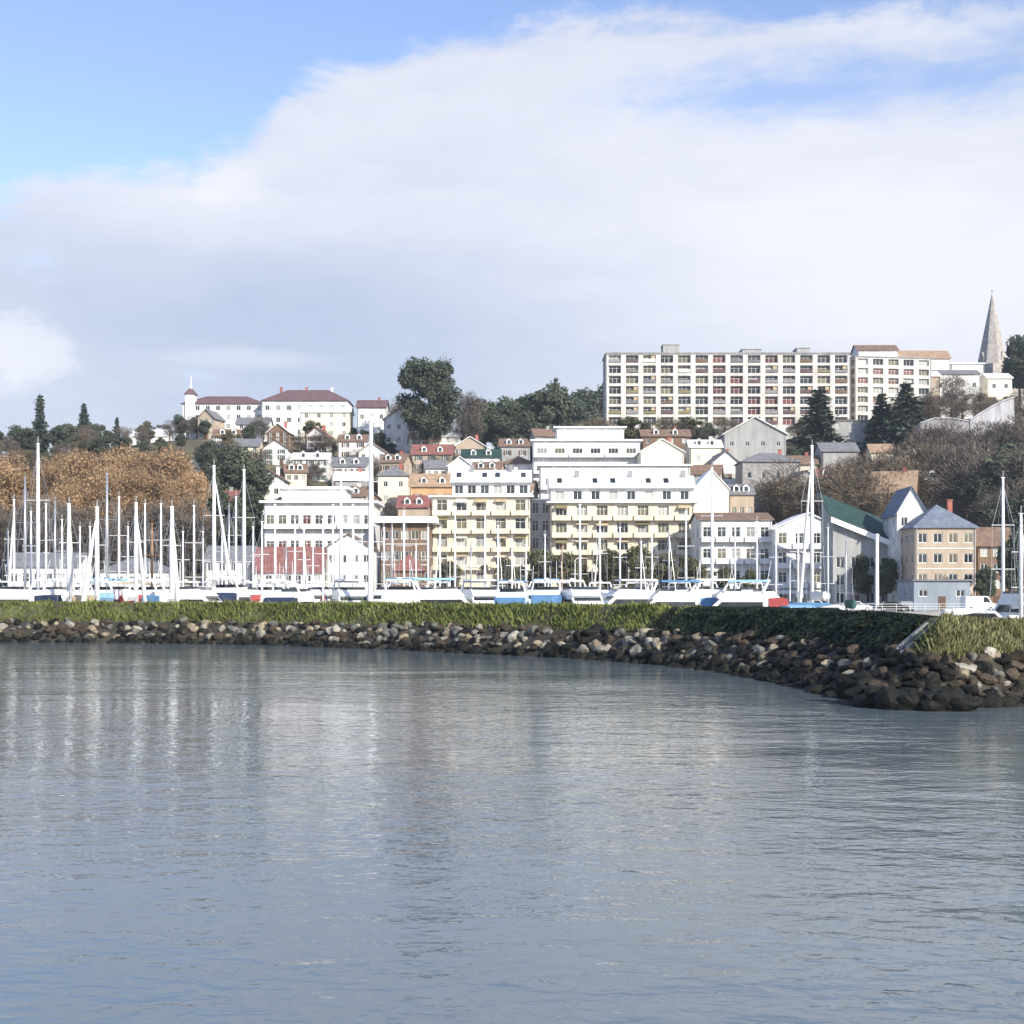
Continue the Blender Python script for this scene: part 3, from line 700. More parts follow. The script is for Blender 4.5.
building("white_house", "white house with brown gable roof beside the big dark tree", 384, 414, 432, 419, 9, 3, 3, W_WHITE, ('gabley',3.0,R_BROWN), win=(1.2,1.5))
building("white_house", "white house with dark purple roof on the skyline left of the big dark tree", 357, 386, 446, 407, 9, 3, 3, W_WHITE, ('gablex',2.6,R_PURPLE), win=(1.2,1.5), chim=1)
building("white_house", "pale house low under the hilltop mansion", 236, 268, 440, 424, 9, 3, 3, W_WHITE, ('gablex',2.4,R_GREY), win=(1.2,1.4))
building("white_house", "white house on the slope left among green trees", 182, 214, 452, 427, 9, 3, 3, W_WHITE, ('gablex',2.4,R_WHITE), win=(1.2,1.4))
hs = [("white house with white roof halfway up the hill", 292, 328, 392, 459, W_WHITE, ('gablex',2.0,R_WHITE)),
      ("white house with grey roof above the long flat-roofed building", 332, 366, 372, 466, W_WHITE, ('gablex',2.6,R_GREY)),
      ("small pale gabled house in the brown trees below the mansion", 262, 288, 405, 449, W_WHITE, ('gabley',2.6,R_BROWN)),
      ("white house half hidden under the cream-fronted house", 338, 368, 410, 441, W_WHITE, ('gablex',2.2,R_BROWN)),
      ("yellow house with dark grey hip roof left of the orange house", 378, 408, 356, 476, W_YELLOW, ('hip',2.8,R_GREY)),
      ("orange tan house with terracotta roof behind the cream hotel", 410, 456, 344, 486, W_ORANGE, ('gablex',3.2,R_TAN)),
      ("house with wide dark red roof under the big dark tree", 412, 452, 398, 454, W_TAN, ('gablex',3.0,R_RED)),
      ("white house with teal green roof right of the dark red roof", 462, 500, 384, 457, W_WHITE, ('gablex',2.4,R_GREEN)),
      ("white house with white gable above the orange house", 448, 472, 366, 466, W_WHITE, ('gabley',2.4,R_WHITE)),
      ("white flat-fronted house left of the stepped terraces", 480, 530, 346, 478, W_WHITE, ('gablex',2.0,R_WHITE)),
      ("white house with brown roof above the stepped left terraces", 502, 534, 372, 464, W_WHITE, ('hip',2.4,R_BROWN)),
      ("grey house with brown roof under the bare trees", 500, 530, 402, 446, W_GREY, ('gablex',2.4,R_BROWN)),
      ("tan house with red roof between yellow and brown houses", 398, 428, 324, 507, W_TAN, ('gablex',2.8,R_RED)),
      ("white cottage with grey roof at mid-slope above the quay house", 222, 252, 372, 476, W_WHITE, ('gablex',2.4,R_GREY)),
      ("pale house with brown roof low on the slope behind the white pavilion", 252, 284, 346, 480, W_WHITE, ('gabley',2.6,R_BROWN)),
      ("pale yellow house with white roof just under the slab block's left corner", 690, 722, 372, 447, W_YELLOW, ('gablex',2.2,R_WHITE)),
      ("brown-roofed house beneath the slab block left of the grey gable", 642, 690, 400, 436, W_BROWN, ('gablex',2.2,R_BROWN))]
for lab, a, b, Y, ye, wm, rf in hs:
    building("hillside_house", lab, a, b, Y, ye, 9, 3, max(2, int((b-a)*Y/F/3)), wm, rf, win=(1.1,1.4), chim=1 if (a % 3 == 0) else 0, kinds=(0,0,3,1), shut=(None,SH_G,SH_B)[int(a) % 3], dorm=(2 if rf[0] == 'gablex' and a % 2 == 0 else 0))
WN = {"white":W_WHITE,"pale yellow":W_YELLOW,"tan":W_TAN,"grey":W_GREY,"brown":W_BROWN,"cream":W_CREAM,"orange":W_ORANGE}
RN = {"brown":R_BROWN,"grey":R_GREY,"red":R_RED,"white":R_WHITE,"tan":R_TAN}
HH = [(206,436,418,"tan","grey"),(228,420,436,"white","brown"),(246,404,446,"cream","grey"),(316,426,436,"white","red"),(296,366,472,"cream","brown"),(352,352,480,"grey","white"),(372,392,452,"white","tan"),
      (392,376,462,"tan","brown"),(436,372,468,"white","grey"),(470,404,446,"tan","white"),(486,366,470,"pale yellow","brown"),(546,404,436,"grey","brown"),(368,330,498,"brown","grey"),(348,328,496,"white","brown"),
      (704,330,474,"grey","brown"),(726,352,462,"white","grey"),(742,322,494,"tan","grey"),(800,352,464,"cream","brown"),(806,330,482,"grey","grey"),(832,334,478,"white","red"),(882,360,452,"cream","tan"),(908,352,462,"white","white"),(940,330,480,"tan","white"),
      (222,330,500,"grey","red"),(196,372,466,"pale yellow","grey"),(426,424,440,"pale yellow","tan"),(448,430,436,"white","white"),(278,430,432,"brown","white"),(520,330,490,"white","tan")]
for k, (px, Y, ye, wn, rn) in enumerate(HH):
    hw = 5.5+(k*7 % 4); a = px-hw*F/Y/2; b = px+hw*F/Y/2
    building("hillside_house", "small %s house with %s roof %s" % (wn, rn, "under the left end of the hilltop mansion" if px < 260 else "in the cluster below the hilltop mansion" if px < 335 else "beside the tallest mast on the slope" if px < 400 else "behind the left part of the cream hotel" if px < 600 else "below the broad grey gable" if px < 760 else "among brown trees on the right slope"), a, b, Y, ye, 8, 3, 3, WN[wn], (('gablex',2.3,RN[rn]) if k % 3 else ('gabley',2.6,RN[rn])), win=(1.1,1.4), kinds=(0,0,3,1),
             shut=(None,SH_G,None,SH_B)[k % 4], chim=k % 2, rot=((k*5 % 7)-3)*.07, dorm=2 if k % 3 == 1 else 0)
# top right
rs = [("white hilltop house with dark roof just right of the slab block's wing", 858, 898, 462, 350, W_WHITE, ('gablex',2.2,R_BROWN)),
      ("white long hilltop house with tan roof left of the spire", 900, 950, 466, 358, W_WHITE, ('gablex',3.0,R_TAN)),
      ("low white house at the foot of the spire", 951, 984, 474, 364, W_WHITE, ('flat',.4,R_WHITE,.4)),
      ("long white hilltop terrace in front of the tan-roofed long house", 934, 980, 454, 374, W_WHITE, ('gablex',1.8,R_GREY)),
      ("cream house below and right of the spire", 988, 1012, 458, 378, W_YELLOW, ('gablex',2.0,R_WHITE)),
      ("tan-fronted house under the long hilltop house", 900, 940, 450, 376, W_TAN, ('gablex',2.0,R_WHITE))]
for lab, a, b, Y, ye, wm, rf in rs:
    building("hilltop_house", lab, a, b, Y, ye, 9, 3, max(2, int((b-a)*Y/F/3)), wm, rf, win=(1.2,1.5), kinds=(0,0,3,1))
# church
Yc = 540; Xc = X_of(992, Yc); zb = gnd(Xc, Yc)
ch = thing("church", "tall pointed grey stone church spire on the right skyline", "church", (Xc, Yc, zb), .5); FOOT.append((Xc,Yc,8))
zs_ = Z_of(366,Yc)-zb; zt_ = Z_of(295,Yc)-zb
mb = MB()
hl = [(-1,1,zs_-6,zs_-2)]
for ang in range(4):
    R = Matrix.Rotation(ang*PI/2, 3, 'Z'); wall_holes(mb, lambda u,t,z: tuple(R @ Vector((u,-5.6+t,z))), -5.6, 5.6, -3, zs_, hl, .6)
mb.build("tower", W_SPIRE, ch)
mb = MB(); n = 8
ring = [(6.0*math.cos(PI/8+2*PI*k/n), 6.0*math.sin(PI/8+2*PI*k/n), zs_+.01) for k in range(n)]
ring2 = [(.25*math.cos(PI/8+2*PI*k/n), .25*math.sin(PI/8+2*PI*k/n), zt_) for k in range(n)]
for k in range(n): mb.poly([ring[k], ring[(k+1)%n], ring2[(k+1)%n], ring2[k]])
mb.poly(ring2); mb.poly(ring[::-1]); sp_ = mb.build("spire", W_SPIRE, ch)
for k in range(4):
    a = k*PI/2; mb = MB()
    mb.prism([(-.7,zs_+.3),(.7,zs_+.3),(.7,zs_+3),(0,zs_+5),(-.7,zs_+3)], -5.4, -3.0); o = mb.build("lucarne", W_SPIRE, sp_); o.rotation_euler = (0,0,a)
mb = MB(); mb.bar((0,0,zt_-.2),(0,0,zt_+2.2),.1); mb.bar((-.6,0,zt_+1.4),(.6,0,zt_+1.4),.1); mb.build("cross", T_DARK, ch)
mb = MB(); nh_ = zs_-5; mb.box(5.65,22,-4,4,-3,nh_); mb.build("nave_wall", W_SPIRE, ch)
mb = MB(); mb.prismx([(-4.6,nh_+.01),(4.6,nh_+.01),(0,nh_+5)], 6.66, 22.4); mb.build("nave_roof", R_GREY, ch)
# retaining walls on the slope at right
def retwall(label, pts, Y0, Y1, m):
    """pts: px, top row, bottom row"""
    root = thing("retaining_wall", label, "wall", (X_of(pts[0][0],Y0), Y0, 0)); ox, oy = root.location.x, root.location.y
    mb = MB(); P = []
    for k, (px, yt, yb) in enumerate(pts):
        Y = Y0+(Y1-Y0)*k/(len(pts)-1); P.append((X_of(px,Y)-ox, Y-oy, min(Z_of(yb,Y), gnd(X_of(px,Y),Y-2))-3, Z_of(yt,Y)))
    for a, b in zip(P, P[1:]):
        bk = 5.0
        mb.poly([(a[0],a[1]-1.5,a[2]),(b[0],b[1]-1.5,b[2]),(b[0],b[1],b[3]),(a[0],a[1],a[3])])
        mb.poly([(a[0],a[1],a[3]),(b[0],b[1],b[3]),(b[0],b[1]+bk,b[3]),(a[0],a[1]+bk,a[3])])
        mb.poly([(b[0],b[1]-1.5,b[2]),(b[0],b[1]+bk,b[2]),(b[0],b[1]+bk,b[3]),(b[0],b[1],b[3])]); mb.poly([(a[0],a[1]-1.5,a[2]),(a[0],a[1]+bk,a[2]),(a[0],a[1]+bk,a[3]),(a[0],a[1],a[3])])
    mb.build("face", m, root)
    c_ = MB()
    for a, b in zip(P, P[1:]): c_.bar((a[0],a[1]-.1,a[3]+.12),(b[0],b[1]-.1,b[3]+.12),.28)
    c_.build("coping", T_CONC, root)
    FOOT.append((X_of((pts[0][0]+pts[-1][0])/2,Y0), (Y0+Y1)/2, 10))
retwall("pale lavender grey concrete retaining wall below the hilltop houses", [(970,421,440),(980,414,437),(992,407,432),(1004,401,426),(1014,398,422)], 376, 392, T_CONC)
retwall("weathered grey retaining wall left of the paler one", [(920,424,450),(934,419,450),(952,419,446),(969,422,444)], 372, 376, T_CONC2)

# ------------------------------------------------------------------ trees
def leaf_quad(mb, p, s, rnd, out=None, mi=0, slim=1.0):
    n = Vector((rnd.gauss(0,1), rnd.gauss(0,1), rnd.gauss(0,1)+.35))
    if out is not None: n = n + out*1.3
    if n.length < 1e-3: n = Vector((0,0,1))
    n.normalize(); a = n.cross(Vector((rnd.gauss(0,1), rnd.gauss(0,1), rnd.gauss(0,1)))).normalized(); b = n.cross(a)
    s1 = s*(.6+.8*rnd.random()); s2 = s1*slim*(.5+.5*rnd.random())
    mb.poly([p-a*s1-b*s2*.3, p-b*s2*.9+a*s1*.1, p+a*s1-b*s2*.1, p+b*s2+a*s1*.15], mi)
def limbs(mb, rnd, h, r, n, spread, z0=.3, z1=.85, up=.5):
    bend = [Vector((rnd.uniform(-.02,.02)*h, rnd.uniform(-.02,.02)*h, 0)) for _ in range(4)]
    tr = [Vector((0,0,-.5)), Vector((0,0,h*.25))+bend[0], Vector((0,0,h*.5))+bend[1], Vector((0,0,h*.72))+bend[2], Vector((0,0,h*.92))+bend[3]]
    mb.tube(tr, [r*1.25,r,r*.75,r*.45,r*.1], 7); tips = []
    for k in range(n):
        z = h*(z0+(z1-z0)*k/max(1,n-1)); a = k*2.4+rnd.random(); L = spread*(1-.45*(z/h-z0)/(1-z0+.01))*rnd.uniform(.7,1.1)
        p = Vector((0,0,z)); d = Vector((math.cos(a), math.sin(a), up+rnd.uniform(-.1,.35)))
        q1 = p+d*L*.5; q2 = p+Vector((d.x*L, d.y*L, d.z*L*1.25))
        rr_ = r*.42*(1-.5*z/h); mb.tube([p,q1,q2], [rr_,rr_*.6,rr_*.15], 5); tips.append(q2)
        for j in range(3):
            e = Vector((d.x+rnd.uniform(-.8,.8), d.y+rnd.uniform(-.8,.8), d.z+rnd.uniform(-.2,.6)))
            s = q1.lerp(q2, rnd.uniform(0,.8)); t = s+e*L*.4
            mb.tube([s,t], [rr_*.4,rr_*.08], 4, cap=False); tips.append(t)
    return tips
def broad(seed, n=5200, leaf=.36, h=10, sp=3.6, zc=.62, lobes=12, twig=False, mixtw=0, lr=1.0):
    """unit tree about h tall; returns (trunk mesh builder, crown mesh builder)"""
    rnd = random.Random(seed); t = MB(); tips = limbs(t, rnd, h*.95, h*.022, 11, sp*.8)
    c = MB(); lb = []
    for k in range(lobes):
        a = rnd.random()*6.28; rr_ = sp*rnd.uniform(.15,.72); z = h*rnd.uniform(.34,.9)
        rr_ *= math.sqrt(max(.08, 1-((z/h-zc)/.46)**2))
        lb.append((Vector((math.cos(a)*rr_, math.sin(a)*rr_, z)), rnd.uniform(.26,.46)*sp*lr, rnd.uniform(.7,1)))
    for tp in [q for q in tips if q.z < h*.86][::3]: lb.append((tp, rnd.uniform(.16,.28)*sp, .8))
    wt = [l[1]**2 for l in lb]
    for _ in range(n):
        ctr, R, fl = rnd.choices(lb, wt)[0]
        d = Vector((rnd.gauss(0,1), rnd.gauss(0,1), rnd.gauss(0,1))).normalized(); q = R*(rnd.random()**.38)*rnd.uniform(.85,1.12)
        p = ctr + Vector((d.x*q, d.y*q, d.z*q*fl))
        if p.z < h*.12: continue
        if twig or rnd.random() < mixtw:
            e = (d + Vector((rnd.gauss(0,.5), rnd.gauss(0,.5), .5+rnd.gauss(0,.4)))).normalized()*rnd.uniform(.5,1.3)*leaf*2.2; s = e.cross(Vector((rnd.gauss(0,1),rnd.gauss(0,1),rnd.gauss(0,1)))).normalized()*leaf*.13
            c.poly([p-s, p+s, p+e])
        else: leaf_quad(c, p, leaf, rnd, d, slim=.75)
    return t, c
def conifer(seed, n=4200, h=10, r=2.0, leaf=.34, power=1.0, gap=.12):
    rnd = random.Random(seed); t = MB(); t.tube([(0,0,-.5),(0,0,h*.5),(0,0,h*.98)], [h*.02,h*.013,.02], 6); c = MB()
    tiers = int(h*1.9)
    for k in range(tiers):
        f = k/tiers; z = h*(.10+.88*f); R = r*(1-f)**power*(.75+.5*rnd.random())+.12
        nb = max(5, int(9*(1-f)+3)); ph = rnd.random()*6
        for j in range(nb):
            a = ph+j*2*PI/nb+rnd.uniform(-.25,.25); L = R*rnd.uniform(.65,1.1)
            if rnd.random() < gap: continue
            q = Vector((math.cos(a)*L, math.sin(a)*L, z-L*.22)); t.tube([(0,0,z), q], [.05,.015], 3, cap=False)
            for m_ in range(max(3, int(n/tiers/nb*(.3+1.4*L/r)))):
                s = rnd.random()**.7; p = Vector((0,0,z)).lerp(q, s) + Vector((rnd.gauss(0,.14), rnd.gauss(0,.14), rnd.gauss(0,.12)-.05))*(.6+L*.35)
                leaf_quad(c, p, leaf*(.7+.3*L/r), rnd, Vector((0,0,.4)), slim=.5)
    return t, c
PROTO = {}
def proto(kind):
    if kind in PROTO: return PROTO[kind]
    k, s = kind
    if k == 'dark': t, c = broad(s, 9000, .23, lobes=18); m = L_DARK
    elif k == 'bigdark': t, c = broad(s, 24000, .15, lobes=60, zc=.60, sp=3.6, lr=.70); m = L_DARK
    elif k == 'olive': t, c = broad(s, 7000, .24, lobes=16); m = L_OLIVE
    elif k == 'rust': t, c = broad(s, 30000, .125, lobes=34, sp=3.7, mixtw=.62); m = L_RUST
    elif k == 'bare': t, c = broad(s, 5200, .30, twig=True, lobes=16, sp=3.8); m = L_GREYTW
    elif k == 'brown': t, c = broad(s, 5200, .30, twig=True, lobes=14, sp=4); m = L_BROWN
    elif k == 'shrub': t, c = broad(s, 2400, .5, lobes=10, sp=5.2, zc=.5); m = L_OLIVE
    elif k == 'bshrub': t, c = broad(s, 2600, .6, lobes=10, sp=5.4, zc=.5, twig=True); m = L_BROWN
    elif k == 'pine': t, c = conifer(s); m = L_PINE
    elif k == 'narrow': t, c = conifer(s, 3600, 10, 1.25, .3, .75, .05); m = L_PINE
    bk = BARKG if k in ('bare','rust') else BARK
    PROTO[kind] = (t.data("trunk", bk, True), c.data("crown", m)); return PROTO[kind]
def tree(kind, name, label, px, Y, ytop, wf=1.0, group=None, zb=None, rnd=random.Random(3), X=None):
    X = X_of(px, Y) if X is None else X
    zb = (gnd(X, Y) if Y > 284 else 2.5) if zb is None else zb
    h = Z_of(ytop, Y) - zb if ytop is not None else None
    s = h/10.0
    o = thing(name, label, "tree" if 'shrub' not in kind[0] else "shrub", (X, Y, zb), rnd.random()*6.28, group)
    o.scale = (s*wf, s*wf, s); td, cd = proto(kind)
    link("trunk", td, o); link("crown", cd, o)
    FOOT.append((X, Y, s*2.2*wf)); return o
# russet row behind the marina
G = "russet trees behind the marina"
for px, Y, yt, wf, s in ((-22,318,452,1.05,1),(8,326,450,.9,2),(60,334,457,.85,3),(88,322,447,.9,1),(124,330,442,.95,2),(164,324,447,.95,3),(188,318,468,.7,1),
                         (72,312,474,.8,2),(108,312,464,.8,1),(146,312,466,.8,3),(178,308,482,.75,2)):
    tree(('rust',s), "russet_tree", "tall russet brown tree in the dense stand at left behind the masts", px, Y, yt, wf, G)
G = "grey bare trees before the russet stand"
for px, Y, yt, wf, s in ((-6,296,500,1.0,1),(22,298,508,1.0,2),(48,294,498,1.0,3),(78,298,506,1.0,1),(104,294,500,1.0,2),(132,298,510,1.0,3),(158,294,502,1.0,1),(186,298,498,1.0,2)):
    tree(('bare',s), "bare_tree", "grey bare tree in the front row below the russet stand", px, Y, yt, wf, G)
# left skyline
tree(('narrow',1), "conifer_tree", "tallest dark conifer on the left skyline", 40, 470, 392, 1.1)
tree(('pine',2), "conifer_tree", "broad dark conifer on the left skyline, second from left", 84, 462, 401, 1.15)
tree(('narrow',2), "conifer_tree", "small pointed conifer left of the little white skyline house", 117, 470, 416, 1.3)
G = "dark trees on the left skyline"
for px, Y, yt, s in ((-6,470,430,1),(14,468,424,2),(30,462,428,3),(58,470,425,1),(70,466,428,2),(98,468,424,3),(108,460,430,1),(128,462,436,2),(66,450,424,3)):
    tree(('dark',s), "dark_tree", "rounded dark green tree along the left skyline", px, Y, yt, 1.15, G)
tree(('dark',2), "dark_tree", "dark green tree below the turret at left end of the mansion", 180, 440, 414, 1.05)
G = "green trees above the white quay house"
for px, Y, yt, s in ((212,372,440,1),(228,352,446,3),(206,330,474,2),(246,338,462,1),(262,350,458,2),(236,318,498,3),(250,322,486,2)):
    tree(('dark',s), "dark_tree", "dark green tree on the slope right of the russet stand", px, Y, yt, .95, G)
# big dark tree in the middle
tree(('bigdark',4), "big_tree", "largest dark evergreen tree standing above the middle roofs", 429, 420, 356, .92)
tree(('bare',1), "bare_tree", "pale bare tree just right of the largest dark evergreen", 466, 430, 392, .8)
tree(('bare',2), "bare_tree", "pale bare tree behind the white houses left of the big evergreen", 398, 452, 394, .7)
G = "dark trees on the middle skyline"
for px, Y, yt, s in ((484,440,398,1),(500,446,396,2),(516,440,402,3),(532,446,392,1),(474,436,412,2),(508,432,414,1),(526,430,410,2)):
    tree(('dark',s), "dark_tree", "dark green tree in the clump left of the slab block", px, Y, yt, 1.0, G)
tree(('dark',3), "dark_tree", "taller grey-green tree at right end of the clump", 549, 436, 384, .8)
tree(('narrow',3), "conifer_tree", "thin pointed conifer poking above the clump left of the slab block", 556, 446, 374, .8)
G = "bluish trees far behind"
for px, Y, yt, s in ((572,640,398,1),(590,660,388,2),(604,650,384,3)):
    tree(('dark',s), "dark_tree", "hazy bluish distant tree beside the slab block's left edge", px, Y, yt, 1.0, G)
# right
tree(('pine',3), "conifer_tree", "dark conifer in front of the slab block", 819, 392, 386, 2.0)
tree(('pine',4), "conifer_tree", "tall dark conifer right of the slab block's wing", 906, 384, 379, 2.0)
tree(('pine',5), "conifer_tree", "dark conifer pair-mate left of the tallest right conifer", 882, 392, 390, 1.7)
tree(('bare',3), "bare_tree", "brown bare tree with wide crown below the long hilltop house", 952, 430, 374, .9)
tree(('brown',1), "bare_tree", "brown bare tree left of the spire's foot", 930, 424, 392, .8)
tree(('brown',2), "bare_tree", "brown bare tree in front of the low white house", 976, 432, 386, .8)
tree(('dark',1), "dark_tree", "dark round tree on the skyline right of the spire", 1019, 500, 334, .75)
tree(('dark',3), "dark_tree", "second dark tree at the right edge behind the spire", 1034, 492, 336, 1.0)
G = "grey trees at the right edge"
for px, Y, yt, s in ((990,352,446,1),(1012,346,440,2),(1034,352,430,3),(1000,318,452,2),(1022,312,446,1),(982,322,452,3),(966,330,440,1),(1010,296,486,3),(1030,290,480,2)):
    tree(('bare',s) if s != 2 else ('dark',2), "bare_tree" if s != 2 else "dark_tree", "grey bare tree on the right-hand slope" if s != 2 else "dark leafy tree on the right-hand slope", px, Y, yt, 1.1, G)
G = "brown trees above the tan roof"
for px, Y, yt, s in ((862,336,452,1),(888,340,446,2),(912,344,440,3),(930,340,448,1),(850,328,462,2),(902,332,458,1),(944,334,456,2),(834,318,470,3),(866,318,474,2),(810,322,474,1),(790,330,462,2)):
    tree(('brown',s), "bare_tree", "brown bare tree on the slope around the tan tiled roof", px, Y, yt, 1.25, G)
G = "shrubby trees under the slab block"
for k, px in enumerate(range(600, 862, 15)):
    if 724 < px < 790: continue
    kd = (('brown',1),('dark',2),('olive',3),('bare',1))[k*7 % 4]
    tree(kd, {"dark":"dark_tree","olive":"olive_tree"}.get(kd[0],"bare_tree"), {"brown":"brown leafless tree along the foot of the long slab block","dark":"dark green tree along the foot of the long slab block","olive":"olive tree along the foot of the long slab block","bare":"grey leafless tree along the foot of the long slab block"}[kd[0]], px+(k*5 % 7), 416+(k*3 % 5), 417+(k*5 % 10), 1.3, G)
G = "grey bare trees before the retaining walls"
for px, Y, yt, s in ((922,358,424,1),(938,362,428,2),(954,356,422,3),(968,360,430,1),(982,356,432,2),(996,362,426,3),(1010,358,420,1),(1024,362,412,2)):
    tree(('bare',s), "bare_tree", "grey bare tree standing before the concrete retaining walls", px, Y, yt, 1.1, G)
G = "brown thicket on the right hilltop slope"
for px, Y, yt, s in ((914,440,398,1),(938,438,396,2),(962,440,394,3),(988,440,396,1),(1012,442,392,2),(1034,440,388,3),(926,428,396,2),(956,424,401,1),(984,420,402,3),(1008,424,398,1),(1030,424,396,2),(900,424,400,3)):
    tree(('brown',s), "bare_tree", "brown leafless tree in the thicket above the retaining walls", px, Y, yt, 1.35, G)
# quay trees
G = "quay trees before the hotel"
for px, Y, yt, s in ((447,272,560,1),(505,270,556,2),(540,276,548,1),(566,268,552,3),(582,272,562,2),(612,270,548,1),(634,268,545,3),(663,274,552,2),(690,266,556,1),(722,258,566,3),(752,260,568,2)):
    tree(('olive',s), "olive_tree", "small olive green tree on the quay before the cream buildings", px, Y, yt, .95, G)
tree(('dark',2), "dark_tree", "dark green upright tree left of the white quay pole", 862, 246, 553, .6)
tree(('dark',3), "dark_tree", "near-black bushy tree right of the white quay pole", 886, 240, 558, .75)
tree(('dark',1), "dark_tree", "dark tree on the quay right of the blue-grey shed", 985, 214, 566, .8)
tree(('dark',2), "dark_tree", "tall dark tree at the right edge of the quay", 1012, 222, 528, .6)
# scrub and trees scattered over the hillside
rt = random.Random(11); cnt = 0; tries = 0
kinds = [(('dark',1),"dark_tree","dark green tree between the hillside houses"),(('olive',2),"olive_tree","olive green tree between the hillside houses"),(('bare',2),"bare_tree","grey bare tree between the hillside houses"),
         (('brown',3),"bare_tree","brown bare tree between the hillside houses"),(('shrub',1),"shrub","olive shrub between the hillside houses"),(('bshrub',2),"shrub","brown leafless shrub between the hillside houses")]
while cnt < 590 and tries < 30000:
    tries += 1
    Y = rt.uniform(298, 452); px = rt.uniform(-60, 1120); X = X_of(px, Y)
    h = rt.uniform(4.5, 9) if rt.random() < .55 else rt.uniform(2, 4)
    if any((X-a)**2+(Y-b)**2 < (c_*.42+h*.1)**2 for a, b, c_ in FOOT): continue
    kd, nm, lb = kinds[rt.choice((0,1,2,3,3,2)) if h > 4.2 else rt.choice((4,5))]
    o = tree(kd, nm, lb, px, Y, Z2 if False else HY-(gnd(X,Y)+h-CH)*F/Y, rt.uniform(.95,1.35), "trees and shrubs on the hillside"); cnt += 1
    FOOT[-1] = (X, Y, h*.2)

# ------------------------------------------------------------------ boats
def hull(mb, L, B, fb, mi_h=0, mi_d=1, stern=.78):
    n = 10; rows = []
    for k in range(n+1):
        t = k/n; y = -L/2+L*t
        b = B/2*(stern+(1-stern)*math.sin(min(1,t/.45)*PI/2))*(1 if t < .45 else max(.0, 1-((t-.45)/.55)**2.3))
        z = fb*(1+.22*(t-.3)**2*(1 if t > .3 else .3)*3); b = max(b, .03)
        rows.append([(-b,y,z),(-b*.86,y-(.04*L if k == n else 0),.1),(-b*.5,y-(.10*L if k == n else 0),-.45),(b*.5,y-(.10*L if k == n else 0),-.45),(b*.86,y-(.04*L if k == n else 0),.1),(b,y,z)])
    vs = [p for r in rows for p in r]; fs = []
    for k in range(n):
        for j in range(5): fs.append((k*6+j, k*6+j+1, (k+1)*6+j+1, (k+1)*6+j))
    mb.mesh(vs, fs, mi_h); mb.poly(rows[0], mi_h)
    for k in range(n): mb.poly([rows[k][0], rows[k][5], rows[k+1][5], rows[k+1][0]], mi_d)
